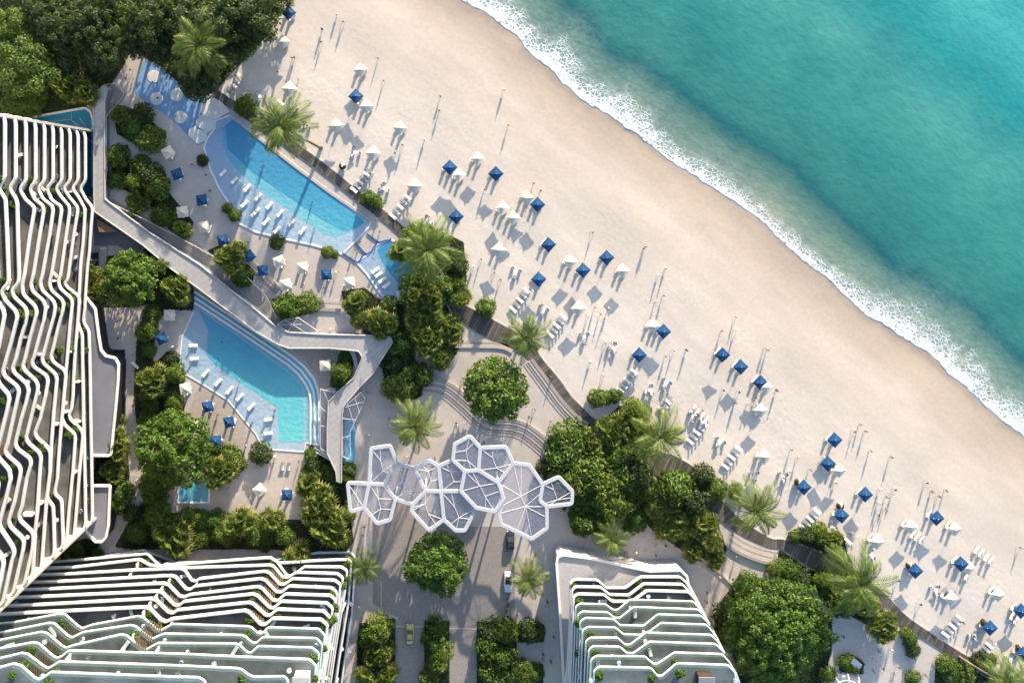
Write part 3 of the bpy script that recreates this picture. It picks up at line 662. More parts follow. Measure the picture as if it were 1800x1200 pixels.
# small ribbed glass dome at the lower edge
root = thing('glass_dome', P(1480, 1205, 0), 'white ribbed glass dome roof cut by the lower picture edge', 'dome')
dz = [(0, 3.6), (2.0, 3.3), (3.6, 2.4), (4.6, 1.2), (5.0, 0)]
dc = P(1480, 1212, 0)
mb = MB(); mb.lathe(dz[::-1], 24, dc); wpart('glass_shell', mb.mesh('glass_shell', M['pglass'], smooth=True), root)
for k in range(9):
    a = 2 * math.pi * k / 9; mb = MB(); mb.tube([dc + Vector((r_ * math.cos(a), r_ * math.sin(a), z + .05)) for r_, z in dz], .12, 6); wpart('rib', mb.mesh('rib', M['white']), root)
mb = MB(); sweep(mb, [dc + Vector((3.6 * math.cos(k * .2618), 3.6 * math.sin(k * .2618), 2.45)) for k in range(24)], rrect(.2, 0, .15, .04), closed=True); wpart('ring', mb.mesh('ring', M['white']), root)
# ---------------------------------------------------------------- terraced hotels
RT = {  # left tower, lowest balcony first; picture points of each balcony's edge
1: [(149,228),(149,318),(139.5,331.5),(150,351),(162,365),(159,397),(156,443),(152.5,470),(149,520),(148,543),(145,566),(155,582),(156.5,617),(157.5,670),(158.5,740),(160,820),(161,880),(162,926)],
2: [(136,225.5),(136,318),(126,331),(137,347),(148,367),(148,378),(144.7,430),(140.7,463),(138.5,508),(137,530),(134,560),(138,576),(143.5,590),(144,640),(144.7,670),(146,740),(148,829),(149.8,935)],
3: [(122,222.5),(122,318),(110.5,331),(120,346),(135.5,364.7),(134.5,377),(128,417),(120.7,470),(118,491),(112.7,498),(117,505),(137,521),(138,532),(134.5,577),(131,617),(128,668),(127,697),(124.7,720),(120.5,729),(122,737),(142.7,757),(144.5,766),(141,803),(138.6,829),(132,910),(128,954)],
4: [(107,219),(107.3,318),(96.7,331.3),(105,344.7),(120.7,363.3),(121,374),(114.7,416.7),(105.3,483.3),(101.3,496.7),(105,508),(124,524.7),(126,534),(121.3,576.7),(118,616.7),(114,660),(110,710),(107,735),(112,747),(129.3,763.3),(131.3,771),(127,829),(120,897),(114.7,965)],
5: [(92,216),(92,318),(80.7,331),(89.3,352),(105,362),(107,371),(100,416.7),(89.3,483),(85.3,498),(89,511),(106.7,526),(110.7,534),(109,547),(100.7,576.7),(92,614),(88,627),(92,636.7),(112,651),(114.5,660),(110,710),(106.7,744.7),(102.7,790),(99.3,843),(95.3,863),(96,870),(107,879),(108.7,923),(110.5,969)],
6: [(77,213.5),(76.7,318),(65.3,331),(73.3,349),(90,362),(92,371),(85.3,416.7),(73.3,483),(69.3,499),(73,511),(92,528.7),(96,539),(93.3,556.7),(84,590),(75.3,623),(72.7,630),(74.7,639),(96,658),(98.7,667),(97.3,683),(93.3,723),(89.3,776.7),(86.7,828),(81,870),(83,880),(92,890),(93,910),(95,984)],
7: [(61,210),(61.3,318),(50.7,331.3),(58.7,350),(74,362),(75.3,372.7),(68,416.7),(57.3,483),(52.7,500.7),(56,513),(74.7,528.7),(79.3,540.7),(76,563),(66.7,596.7),(58.7,627),(54.7,636.7),(57.3,644.7),(80,660.7),(83,670),(78.7,696.7),(69.3,736.7),(60,760.7),(62.7,768.7),(84,788.7),(87,797),(86.7,829),(80,883),(76,936.7),(71,1007)],
8: [(44,207),(44,318),(32.7,332.7),(42.7,350),(58.7,364.7),(58,375),(50.7,416.7),(41.3,483),(37.5,502),(38.7,518),(60,538),(63.3,550),(60,563),(50.7,596.7),(42.7,630),(38.7,643),(41.3,651),(62,670),(65.3,680),(64,690),(56,723),(46.7,760.7),(44,771),(48,779),(68,796.7),(70.7,806),(68.7,828.7),(64,903),(60,936.7),(55.5,1020)],
9: [(26,203.5),(26,314),(14.7,331),(27,351),(28.7,360),(30,416.7),(32,483),(31,498),(19.5,509),(22.7,522),(42.7,540.7),(46,551),(42.7,570),(34.7,596.7),(26.7,630),(20.7,647),(22.7,655),(45,675),(49.3,687),(44,710),(36,736.7),(26.7,774),(25.3,783),(30.7,791),(50.7,806),(53.3,815),(45.3,843),(37.3,890),(31.3,907),(34.7,916.7),(54.7,935),(57.3,943),(56,963),(40,1034)],
10: [(7,201),(6.7,312),(-5,330),(8,351),(11,417),(13.5,483),(13.5,497),(0,512),(8,528.7),(25,546),(29,556.7),(25,574),(17,606),(9,633),(3.5,653),(6.7,662),(28,679),(32,688.7),(29,703),(20,743),(12,779),(7.3,792.7),(10.7,800.7),(32,819),(35,829),(33,841),(24,883),(13.3,916.7),(17,927),(37,946),(40.7,954),(38.7,968.7),(20,1050)],
11: [(-12,198),(-12,312),(-22,330),(-12,352),(-8,420),(-5,490),(-18,512),(4,545),(6,556),(-4,610),(-16,650),(-2,677),(12.7,693),(14.7,702),(10.7,723),(0,766),(-9,800),(14.7,827),(17,843),(9,876.7),(-4,925),(20,961),(24,972),(18.7,988.7),(2,1067)],
12: [(-32,195),(-32,320),(-40,335),(-28,420),(-26,490),(-36,520),(-14,560),(-20,610),(-36,660),(-6,700),(-14,760),(-30,815),(-4,850),(-12,900),(-26,950),(0,976),(5,990),(0,1020),(-14,1082)]}
ST = {  # lower left hotel
1: [(-60,1003),(152,985),(250,968),(300,985),(330,1010),(480,985),(560,972),(612,971),(621,976),(624,990),(618,1080),(600,1200),(590,1260)],
2: [(-60,1001),(150,984),(258,974),(281,996),(290,992),(338,990),(500,990),(560,986),(612,984),(617,990),(612,1060),(596,1160),(586,1230)],
3: [(-60,1000),(130,998),(247,985),(264,999),(295,997),(336,991),(440,983),(475,981),(486,988),(503,1012),(512,1014),(535,997),(600,997.5),(610,1004),(606,1040),(588,1150),(578,1220)],
4: [(-60,1008),(128,998),(245,984),(262,994),(322,999),(473,994),(480,996),(496,1015),(506,1016),(520,1007),(592,1009),(602,1016),(599,1060),(580,1180),(572,1240)],
5: [(-60,1014),(115,1010),(230,1003),(316,1000),(324,1003),(336,1021),(344,1022),(350,1018),(465,1005),(473,1008),(491,1028),(500,1028),(514,1018),(588,1021),(598,1028),(594,1070),(576,1180),(566,1240)],
6: [(-60,1028),(102,1023),(300,1012.5),(308,1015),(326,1036),(334,1037),(342,1031),(458,1018),(466,1021),(485,1041),(494,1042),(508,1031),(582,1034),(592,1043),(588,1080),(570,1190),(560,1250)],
7: [(-60,1040),(86.7,1036),(287,1026),(296,1029),(315,1049),(324,1050),(334,1046),(452,1032),(460,1035),(479,1056),(488,1057),(501,1045),(580,1047.5),(589,1055),(584,1100),(566,1200),(556,1260)],
8: [(-60,1054),(74,1049.5),(277,1040),(285,1043),(305,1064),(313,1066),(323,1058),(444,1045),(452,1048),(473,1069),(481,1070),(494,1058),(574,1061),(584,1070),(580,1110),(562,1210),(552,1260)],
9: [(-60,1068),(56,1064.5),(266,1053),(274,1056),(294,1076),(303,1079),(312,1073),(437,1060),(444,1062),(466,1082),(474,1083),(487,1072),(568,1075),(579,1086),(575,1120),(558,1220),(548,1260)],
10: [(-60,1084),(41,1078.5),(255,1068),(263,1071),(281,1090),(291,1094),(301,1089),(430,1074),(437,1077),(457,1098),(466,1099),(479,1088),(564,1090),(575,1100),(571,1140),(554,1230),(546,1260)],
11: [(-60,1101),(24,1094),(102,1079.5),(114,1080),(136,1100),(144,1105),(154,1101),(163,1098),(243,1083),(252,1086),(275,1106),(282,1108),(292,1103),(303,1097),(436,1101),(442,1103),(453,1113),(461,1114),(471,1103),(560,1105.5),(570,1116),(566,1160),(552,1240)],
12: [(-60,1120),(6.5,1111),(86,1095),(95,1096),(118,1117),(126,1121),(136,1116),(147,1111),(229,1099),(238,1101),(261,1120),(268,1123),(278,1118),(289,1114),(424,1116.5),(431,1119),(442,1129),(450,1131),(462,1120),(556,1122),(566,1133),(562,1170),(550,1240)],
13: [(-60,1137),(0,1125),(72,1111),(82,1113),(108,1135),(116,1139),(126,1135),(212,1115.5),(222,1117),(248,1139),(257,1142),(267,1136),(278,1130.5),(414,1131.5),(421,1134),(433,1146),(441,1148),(454,1136),(548,1138.5),(560,1148),(556,1190),(546,1250)],
14: [(-60,1154),(0,1140),(57,1129.5),(67,1131),(92,1153),(100,1157),(108,1154),(121,1143.5),(328,1150),(430,1155),(544,1159),(555,1170),(551,1210),(545,1250)],
15: [(-60,1170),(0,1157),(38,1148),(48,1150),(76,1171),(84,1175),(92,1171),(104,1163),(310,1170),(418,1175),(426,1178),(436,1186),(446,1190),(500,1189),(505,1196),(508,1250)],
16: [(-60,1187),(0,1173),(24,1166.5),(36,1170),(60,1191),(68,1195),(76,1191),(89,1181.5),(310,1190),(350,1191),(360,1198),(366,1250)]}
UT = {  # right hotel
3: [(990,1250),(999,1160),(1003,1080),(1003,1026),(1010,1019),(1050,1020),(1066,1034),(1100,1034),(1126,1015),(1196,1015),(1206,1024),(1222,1050),(1262,1130),(1300,1230)],
4: [(996,1250),(1002,1160),(1005,1090),(1006,1038),(1012,1032),(1056,1033),(1072,1046),(1106,1047),(1132,1027),(1200,1028),(1210,1038),(1232,1072),(1270,1150),(1304,1240)],
5: [(1002,1250),(1007,1100),(1009,1050),(1016,1045),(1062,1046),(1076,1058),(1112,1058),(1138,1039),(1210,1041),(1220,1052),(1240,1085),(1276,1160),(1308,1250)],
6: [(1006,1250),(1011,1110),(1012,1066),(1020,1061),(1064,1062),(1078,1072),(1086,1072),(1108,1054),(1218,1057),(1228,1068),(1246,1095),(1280,1170),(1310,1250)],
7: [(1010,1250),(1015,1130),(1016,1080),(1024,1075),(1068,1076),(1080,1086),(1090,1086),(1114,1067),(1226,1071),(1236,1080),(1254,1110),(1284,1175),(1312,1250)],
8: [(1015,1250),(1019,1140),(1020,1092),(1030,1086),(1078,1088),(1090,1099),(1132,1100),(1156,1080),(1232,1082),(1244,1094),(1262,1124),(1290,1185),(1314,1250)],
9: [(1020,1250),(1023,1150),(1024,1108),(1034,1102),(1082,1103),(1096,1115),(1126,1116),(1142,1110),(1162,1095),(1242,1098),(1252,1110),(1268,1138),(1294,1190),(1316,1250)],
10: [(1026,1250),(1029,1160),(1030,1127),(1038,1121),(1086,1121),(1098,1133),(1108,1133),(1136,1112),(1250,1116),(1260,1126),(1276,1152),(1300,1205),(1318,1250)],
11: [(1031,1250),(1034,1170),(1035,1143),(1042,1136),(1090,1137),(1102,1148),(1114,1148),(1142,1128),(1258,1132),(1270,1144),(1284,1168),(1306,1220)],
12: [(1036,1250),(1038,1180),(1039,1160),(1048,1153),(1134,1154),(1148,1167),(1156,1167),(1186,1147),(1270,1150),(1282,1164),(1294,1184),(1310,1230)],
13: [(1042,1250),(1044,1190),(1045,1178),(1054,1172),(1144,1174),(1156,1188),(1164,1188),(1190,1166),(1280,1169),(1292,1182),(1294,1200),(1296,1250)]}
BUILT = {}
def hotel(name, label, base, rails, zf, inward, depth, close, solid, width, rad, wf=.74, fd=.85):
    root = thing(name, base, label, 'hotel'); info = {}
    for k in sorted(rails):
        z = zf(k); sol = solid(k)
        L = fillet(rails[k], rad, 5); W = [P(p.x, p.y, z) for p in L]
        zt = z; zfl = z - (.95 if sol else .08)        # floor level
        mb = MB()
        prof = rrect(width * (wf if sol else .62), -fd if sol else -.38, 0, .10)
        sweep(mb, W, prof)
        fas = wpart('balcony_parapet', mb.mesh('balcony_parapet', M['fascia'], smooth=False), root)
        if not sol:
            mb = MB(); s_ = -(width / 2 + .02) if False else 0
            sweep(mb, W, [(-.03, 0), (.03, 0), (.03, .95), (-.03, .95)][::-1])
            wpart('glass_balustrade', mb.mesh('glass_balustrade', M['glassrail']), root)
        iv = Vector((inward[0], inward[1], 0))
        poly = [Vector((w.x, w.y, 0)) for w in W] + [Vector((c[0], c[1], 0)) for c in close(W)]
        mb = MB(); mb.prism(poly, zfl - .35, zfl); wpart('balcony_floor', mb.mesh('balcony_floor', M['deckfloor']), root)
        # recessed facade under this floor's neighbour above
        cx = sum(w.x for w in W) / len(W); cy = sum(w.y for w in W) / len(W)
        if k == max(rails): info[k] = (W, zfl); continue
        q = [Vector((cx + (w.x - cx) * (.965 if inward[0] == 0 else 1), cy + (w.y - cy) * (.985 if inward[1] == 0 else 1), zfl)) + iv * depth for w in W]
        mb = MB(); sweep(mb, q, [(-.1, 0), (.1, 0), (.1, (zf(k + 1) - z) - .36), (-.1, (zf(k + 1) - z) - .36)][::-1])
        wpart('facade_glazing', mb.mesh('facade_glazing', M['facade']), root)
        info[k] = (W, zfl)
    BUILT[name] = (root, info, Vector((inward[0], inward[1], 0)))
    return root
rz = lambda k: 8 + 4.2 * (k - 1)
sz = lambda k: 14 + 3.95 * (k - 4)
uz = lambda k: 10 + 3.5 * (k - 3)
for k, L in RT.items():
    x0, y0 = L[0]; xe, ye = L[-1]
    c0 = P(x0, y0, rz(k)); c1 = P(xe, ye, rz(k))
    def px_of(X, Y, z): return (NX + X * F_PX / (H_CAM - z), NY - Y * F_PX / (H_CAM - z))
    RT[k] = [px_of(-150, c0.y + 2.0, rz(k)), px_of(c0.x - 6, c0.y + .3, rz(k))] + L[0:1] + L[1:] + [px_of(-150, -76, rz(k))]
hotel('hotel_tower', 'tall left hotel tower of rippling white balconies', P(70, 600, 0) * 1.0, RT, rz, (-1, 0), 3.4, lambda W: [], lambda k: True, .74, 18, .72, .75)
hotel('hotel_block', 'lower left hotel with zigzag white balconies running left to right', P(330, 1000, 0), ST, sz, (0, -1), 3.4, lambda W: [(W[-1].x, -150), (W[0].x, -150)], lambda k: k < 11, .62, 7)
hotel('hotel_wing', 'right hotel with curved white balconies beside the lower palms', P(1120, 1020, 0), UT, uz, (0, -1), 3.0, lambda W: [], lambda k: k < 6, .56, 9)
# end wall of the tower where the balconies stop
root = BUILT['hotel_tower'][0]
mb = MB(); mb.box((-114.5, -75.6, 30), (71.5, .5, 60)); wpart('end_wall', mb.mesh('end_wall', M['endwall']), root)
mb = MB(); mb.box((-116, 13.2, 30), (71, .5, 60)); wpart('end_wall', mb.mesh('end_wall', M['endwall']), root)
# white party walls between rooms
def pwall(bname, k, px, py, rot=0, L=3.0):
    root, info, iv = BUILT[bname]; W, zfl = info[k]; L = 2.2
    t0 = P(px, py, zfl + .5); w = min(W, key=lambda u: abs(u.x - t0.x) if iv.y else abs(u.y - t0.y) + (9 if u.x < -85 - k else 0))
    q = w + iv * (.45 + L / 2); mb = MB(); mb.box((q.x, q.y, zfl + 1.0), (.3, L, 2.0) if iv.y else (L, .3, 2.0)); wpart('party_wall', mb.mesh('party_wall', M['white']), root)
for k, px, py in ((4,232,992),(5,223,1011),(6,211,1023),(7,240,1036),(8,186,1051),(9,172,1066),(10,159,1086),(10,350,1012),(14,127,1175),(5,347,1010),(4,357,994),(12,240,1103),(13,330,1140)): pwall('hotel_block', k, px, py)
for k, px, py in ((2,150,336),(4,128,494),(3,143,723),(2,153,720),(2,161,671),(6,106,621),(5,98,749),(6,108,857),(8,45,899),(3,127,848),(7,69,888),(3,94,618)): pwall('hotel_tower', k, px, py)
# slatted timber screens in the balcony notches
def louvre(bname, k, a, b, n=6, L=2.4):
    root, info, iv = BUILT[bname]; W, zfl = info[k]
    A, B = P(a[0], a[1], zfl + .1), P(b[0], b[1], zfl + .1); d = (B - A); mb = MB()
    for i in range(n):
        p = A + d * ((i + .5) / n); mb.box((p.x, p.y, zfl + .12), (.2, L, .1) if iv.y else (L, .2, .1))
    wpart('timber_louvre', mb.mesh('timber_louvre', M['louvre']), root)
for k, a, b in ((11,(116,1102),(140,1116)),(12,(98,1118),(120,1134)),(13,(84,1136),(110,1152)),(14,(68,1154),(94,1170)),(15,(52,1172),(80,1190)),(8,(298,1054),(318,1070)),(9,(284,1068),(308,1084)),(10,(272,1084),(292,1100)),(11,(262,1098),(284,1112)),(12,(248,1112),(268,1126)),(13,(238,1128),(258,1142)),(5,(478,1010),(498,1026)),(6,(470,1024),(490,1040)),(7,(464,1038),(484,1054)),(8,(456,1052),(478,1068)),(9,(450,1068),(472,1084)),(10,(442,1082),(464,1098))): louvre('hotel_block', k, a, b)
for k, a, b in ((9,(4,640),(22,668)),(7,(28,645),(40,665)),(8,(24,770),(34,790)),(10,(0,780),(10,800)),(9,(6,925),(24,945)),(8,(22,905),(44,930))): louvre('hotel_tower', k, a, b, 8, 2.2)
# podiums
def podium(name, px, z, label, mat=None, r=6, rimw=.55, rootname='roof_terrace'):
    root = thing(rootname, P(px[0][0], px[0][1], 0), label, 'roof')
    q = [tuple(p) for p in fillet(px + [px[0]], r)][:-1]
    mb = MB(); mb.prism([P(p[0], p[1], z) for p in q], 0, z, mside=1); wpart('roof_slab', mb.mesh('roof_slab', mat or M['roofgrey'], mat or M['painted_shade']), root)  # default black sides paint in the deep shade below the roof edge
    rim_part('white_rim', q, z, rimw, .4, M['white'], root)
    return root
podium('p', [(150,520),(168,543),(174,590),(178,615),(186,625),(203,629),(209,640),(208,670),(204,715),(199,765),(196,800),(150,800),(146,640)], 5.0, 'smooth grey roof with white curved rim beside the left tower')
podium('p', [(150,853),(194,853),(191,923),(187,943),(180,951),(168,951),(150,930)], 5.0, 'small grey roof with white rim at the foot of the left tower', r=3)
podium('p', [(994,1250),(985,1090),(978,990),(980,978),(990,974),(1036,980),(1100,994),(1142,1003),(1196,1001),(1207,1012),(1209,1024),(1290,1180),(1310,1250)], 6.0, 'pale grey canopy roof under the right hotel', M['walk'], 6)
root = thing('shade_patch', P(215, 670, 0), 'black strip of painted shade along the left garden path', 'light well')  # flat black sheet: the shade here is painted, the ground is not sunken
poly_part('shade_sheet', [(181,615),(219,615),(220,729),(206,729),(207,640),(195,628)], .12, .1, M['painted_shade'], root)
rim_part('shade_edge', [(181,615),(219,615),(220,729)], .14, .25, .25, M['darkmetal'], root, 0, False)
# roof furniture of the hotels
for cx, cy, k, bn, lab in ((1235,1188,13,'hotel_wing','dark roof pavilion with planter at the top of the right hotel'), (533,1188,14,'hotel_block','white roof bar with blue plunge tub on lower left hotel')):
    root0, info, iv = BUILT[bn]; z = info[k][1]; q = P(cx, cy, z); root = thing('roof_pavilion', q, lab, 'pavilion')
    mb = MB(); mb.box((0, 0, 1.3), (2.6, 2.2, 2.6), bev=.08); mb.build('cabin', M['wicker' if bn == 'hotel_wing' else 'white'], root)
    mb = MB(); mb.box((0, 0, 2.7), (3.0, 2.6, .16), bev=.04); mb.build('roof', M['roofgrey' if bn == 'hotel_wing' else 'walk'], root)
    mb = MB(); mb.box((0, -1.9, .35), (2.4, 1.2, .7), bev=.05); mb.build('planter', M['w_ledge' if bn != 'hotel_wing' else 'pot'], root)
# ---------------------------------------------------------------- trees and plants: one of each kind first
def crown_mesh(name, rad, hz, lobes, per, lr, ls, mat, seed, zbase=0.0, flat=.55, asp=.55):
    r = random.Random(seed); vs, fs = [], []
    for i in range(lobes):
        a = i * 2.39996 + r.uniform(-.25, .25); q = math.sqrt((i + .5) / lobes)
        rr = rad * q * r.uniform(.9, 1.04) * (1 + .10 * math.sin(3 * a + seed) + .06 * math.sin(5 * a + 2 * seed))
        rr = max(0, rr - lr * .45) * r.uniform(.85, 1.08)
        c = Vector((rr * math.cos(a), rr * math.sin(a), zbase + hz * math.sqrt(max(0.05, 1 - q * q * .92)) * r.uniform(.6, 1.1)))
        R_ = lr * r.uniform(.7, 1.25)
        for _ in range(int(per * (R_ / lr) ** 2)):
            d = rv(r).normalized()
            if d.z < -.35: d.z = -d.z
            p = c + Vector((d.x, d.y, d.z * flat * 1.4)) * (R_ * r.uniform(.55, 1.06))
            L = ls * r.uniform(.7, 1.35)
            leafq(vs, fs, p, d + Vector((0, 0, .5)) + rv(r) * .55, L, L * asp, r)
    # inner and lower foliage so the crown is closed underneath
    for _ in range(int(lobes * per * .2)):
        a = r.uniform(0, 6.283); q = math.sqrt(r.random()) * .93
        p = Vector((rad * q * math.cos(a), rad * q * math.sin(a), zbase + hz * r.uniform(.05, .75) * math.sqrt(1 - q * q * .9)))
        leafq(vs, fs, p, Vector((0, 0, 1)) + rv(r) * .7, ls * 1.4, ls * .9, r)
    return mesh_of(name, vs, fs, (mat,))
def trunk_mesh(h, r0, r1, limbs, reach, seed, mat, lean=(0, 0)):
    r = random.Random(seed); mb = MB()
    mb.tube([(0, 0, -.1), (lean[0] * .1, lean[1] * .1, h * .15), (lean[0] * .45, lean[1] * .45, h * .55), (lean[0], lean[1], h)], [r0 * 1.35, r0, (r0 + r1) / 2, r1], 10)
    for i in range(limbs):
        a = 6.283 * i / max(1, limbs) + r.uniform(-.3, .3); z = h * r.uniform(.6, .98)
        p0 = Vector((lean[0] * z / h, lean[1] * z / h, z)); d = Vector((math.cos(a), math.sin(a), 0))
        mb.tube([p0, p0 + d * reach * .4 + Vector((0, 0, reach * .25)), p0 + d * reach + Vector((0, 0, reach * .5))], [r1 * .7, r1 * .45, r1 * .15], 6)
    return mb.mesh('trunk', mat, smooth=True)
PROTO = {}
def proto(key, name, crown_me, trunk_me, tname='trunk'):
    o = bpy.data.objects.new(name, None); o.empty_display_size = .3
    c = bpy.data.objects.new('crown', crown_me); c.parent = o
    tr = bpy.data.objects.new(tname, trunk_me); tr.parent = o
    PROTO[key] = (o, name)
def plant(key, px, py, rpx, label, cat, group=None, zc=None, unit=None, rz=None, zs=1.0, lean=None):
    """place a plant so its crown sits at that spot; unit = crown radius of the prototype in metres, zc its crown height"""
    src, name = PROTO[key]
    u = UNIT[key]; z = u[1]
    s_ = rpx / F_PX * (H_CAM - z * .7) / u[0]
    w = P(px, py, z * s_ * zs)
    o = src.copy(); COL.objects.link(o)
    if src.name not in KIDS: KIDS[src.name] = list(src.children)
    for ch in KIDS[src.name]:
        c = ch.copy(); COL.objects.link(c); c.parent = o
    o.location = (w.x, w.y, .08); o.scale = (s_, s_, s_ * zs); o.rotation_euler = (0, 0, rnd.uniform(0, 6.283) if rz is None else rz)
    if lean is not None: 
        o.location = (w.x - lean[0] * s_, w.y - lean[1] * s_, .06); o.rotation_euler = (0, 0, 0)
    tag(o, label, cat, group); return o
UNIT = {}
for i in range(3):
    UNIT['tree%d' % i] = (7.0, 6.6)
    proto('tree%d' % i, 'broadleaf_tree', crown_mesh('tree_crown', 7.0, 4.6, 84, 84, 1.12, .56, M['leaf_tree'], 11 + i, 3.4), trunk_mesh(5.2, .42, .26, 7, 3.4, i, M['bark']))
UNIT['grove'] = (6.6, 7.2)
proto('grove', 'broadleaf_tree', crown_mesh('tree_crown', 6.6, 5.4, 30, 150, 1.55, .55, M['leaf_shrub'], 27, 4.0), trunk_mesh(5.8, .42, .26, 7, 3.0, 8, M['bark']))
UNIT['big'] = (12.6, 8.0)
proto('big', 'broadleaf_tree', crown_mesh('tree_crown', 12.6, 6.4, 210, 88, 1.35, .62, M['leaf_tree'], 21, 4.0), trunk_mesh(6.5, .7, .4, 10, 6.0, 9, M['bark']))
for i in range(2):
    UNIT['dark%d' % i] = (6.0, 7.5)
    proto('dark%d' % i, 'dense_tree', crown_mesh('tree_crown', 6.0, 5.6, 34, 110, 1.3, .55, M['leaf_dark'], 31 + i, 4.2), trunk_mesh(6.0, .4, .25, 6, 2.8, 5 + i, M['bark']))
for i in range(6):
    UNIT['shrub%d' % i] = (3.0, 1.5)
    proto('shrub%d' % i, 'shrub', crown_mesh('shrub_crown', 3.0, (1.7, 2.1, 1.5, 1.8, 2.3, 1.6)[i], (13, 20, 9, 16, 11, 24)[i], (95, 60, 120, 70, 80, 50)[i], (1.15, .9, 1.4, 1.0, 1.2, .8)[i], (.5, .42, .62, .46, .7, .4)[i], (M['leaf_shrub'], M['leaf_lime'], M['leaf_shrub'], M['leaf_dark'], M['leaf_lime'], M['leaf_shrub'])[i], 41 + i, .35, .55, (.55, .5, .34, .5, .26, .6)[i]), trunk_mesh(1.2, .12, .07, 5, 1.2, i, M['bark']), 'stems')
def fan_mesh(seed, heads, spread, zmax):
    r = random.Random(seed); vs, fs, age = [], [], []; tips = []
    for h in range(heads):
        a = h * 2.4 + r.uniform(-.3, .3); q = spread * math.sqrt((h + .2) / heads)
        c = Vector((q * math.cos(a), q * math.sin(a), zmax * r.uniform(.6, 1.0) * (1.1 - .35 * q / max(spread, .01)))); tips.append(c)
        nl = 15
        for k in range(nl):
            az = k * 2.39996 + r.uniform(-.2, .2); el = R(78 - 92 * (k / nl) ** .9 + r.uniform(-8, 8)); ag = (k / nl)
            d = Vector((math.cos(az) * math.cos(el), math.sin(az) * math.cos(el), math.sin(el)))
            side = d.cross(Vector((0, 0, 1))).normalized(); up = side.cross(d)
            pl = r.uniform(.7, 1.15); hub = c + d * pl + Vector((0, 0, -.12 * pl))
            b = len(vs); wv_ = side * .025
            vs += [c - wv_, c + wv_, hub + wv_, hub - wv_]; fs.append((b, b + 1, b + 2, b + 3)); age += [ag * .4] * 4
            R_ = r.uniform(1.25, 1.8)
            for m_ in range(11):
                th = R(-105 + 210 * m_ / 10)
                dd = (d * math.cos(th) + side * math.sin(th)).normalized(); ln = R_ * (1 - .25 * abs(th) / 1.83)
                tip = hub + dd * ln + Vector((0, 0, -.25 * ln * ln)) + up * .1
                w_ = (side * math.cos(th) - d * math.sin(th)) * (.09 * R_)
                mid = hub + dd * ln * .55 + up * (.05 if m_ % 2 else -.03)
                b = len(vs); vs += [hub, mid + w_, tip, mid - w_]; fs.append((b, b + 1, b + 2, b + 3)); age += [.1, .35 + .2 * ag, .75 + .25 * ag, .35 + .2 * ag]
    return mesh_of('fan_crown', vs, fs, (M['leaf_fan'],), None, False, {'age': age}), tips
for i in range(4):
    heads = (4, 5, 3, 1)[i]
    cm, tips = fan_mesh(51 + i, heads, (1.9, 2.3, 1.6, 0)[i], (2.6, 3.0, 2.6, 2.6)[i])
    mb = MB()
    for c in tips: mb.tube([(c.x * .35, c.y * .35, 0), (c.x * .8, c.y * .8, c.z * .6), (c.x, c.y, c.z - .05)], [.14, .11, .08], 6)
    UNIT['fan%d' % i] = ((3.8, 4.2, 3.4, 2.1)[i], 2.5)
    proto('fan%d' % i, 'fan_palm', cm, mb.mesh('trunk', M['palmbark']))
def coco_mesh(seed, top, nf, L0):
    r = random.Random(seed); vs, fs = [], []
    for k in range(nf):
        az = k * 2.39996 + r.uniform(-.25, .25); t_ = k / nf
        el = R(64 - 92 * t_ + r.uniform(-9, 9)); L = L0 * r.uniform(.86, 1.08) * (.55 + .45 * min(1, t_ * 1.8))
        d = Vector((math.cos(az), math.sin(az), 0)); side = Vector((-d.y, d.x, 0)); pts = []; p = Vector(top); e = el; bend = r.uniform(-.12, .12)
        n = 12
        for s_ in range(n + 1):
            pts.append(p.copy()); step = L / n
            dd = d * math.cos(e) + Vector((0, 0, math.sin(e))) + side * bend * s_ / n
            p = p + dd.normalized() * step; e -= R(5.6 + 2.4 * s_ / n)
        for s_ in range(n):
            a, b_ = pts[s_], pts[s_ + 1]; w_ = .085 * (1 - s_ / n) + .02; b = len(vs); up = Vector((0, 0, .03))
            vs += [a - side * w_ + up, a + side * w_ + up, b_ + side * w_ * .85 + up, b_ - side * w_ * .85 + up]; fs.append((b, b + 1, b + 2, b + 3))
        npair = 27
        for m_ in range(npair):
            u = .10 + .90 * m_ / (npair - 1); x = u * n; i0 = min(int(x), n - 1); q = pts[i0].lerp(pts[i0 + 1], x - i0); td = (pts[i0 + 1] - pts[i0]).normalized()
            ln = (1.30 * math.sin(math.pi * min(.97, .18 + .74 * u)) + .25) * r.uniform(.85, 1.1) * L0 / 6.4
            for sg in (-1, 1):
                dl = (side * sg * .82 + td * (.62 + .5 * u) + Vector((0, 0, -.22 - .18 * r.random()))).normalized(); wd = td * (.078 + .02 * r.random())
                b = len(vs); vs += [q - wd * .6, q + dl * ln * .5 - wd + Vector((0, 0, .06)), q + dl * ln + Vector((0, 0, -.14 * ln)), q + dl * ln * .5 + wd + Vector((0, 0, .06))]; fs.append((b, b + 1, b + 2, b + 3))
    return mesh_of('palm_crown', vs, fs, (M['leaf_palm'],))
LEANS = [(-5.2, 3.2), (1.2, -.8), (-1.0, 1.4), (1.8, .6)]
for i in range(4):
    ln = LEANS[i]; top = (ln[0], ln[1], 8.4)
    mb = MB(); pts = [(0, 0, -.1)] + [(ln[0] * (t_ ** 1.25), ln[1] * (t_ ** 1.25), 8.4 * (1 - (1 - t_) ** 1.35)) for t_ in (.12, .25, .4, .55, .7, .85, 1.0)]
    mb.tube(pts, [.34, .27, .24, .22, .20, .18, .17, .2], 10)
    UNIT['coco%d' % i] = (5.7, 8.4)
    proto('coco%d' % i, 'coconut_palm', coco_mesh(61 + i, top, (24, 22, 20, 23)[i], 7.0), mb.mesh('trunk', M['palmbark'], smooth=True))
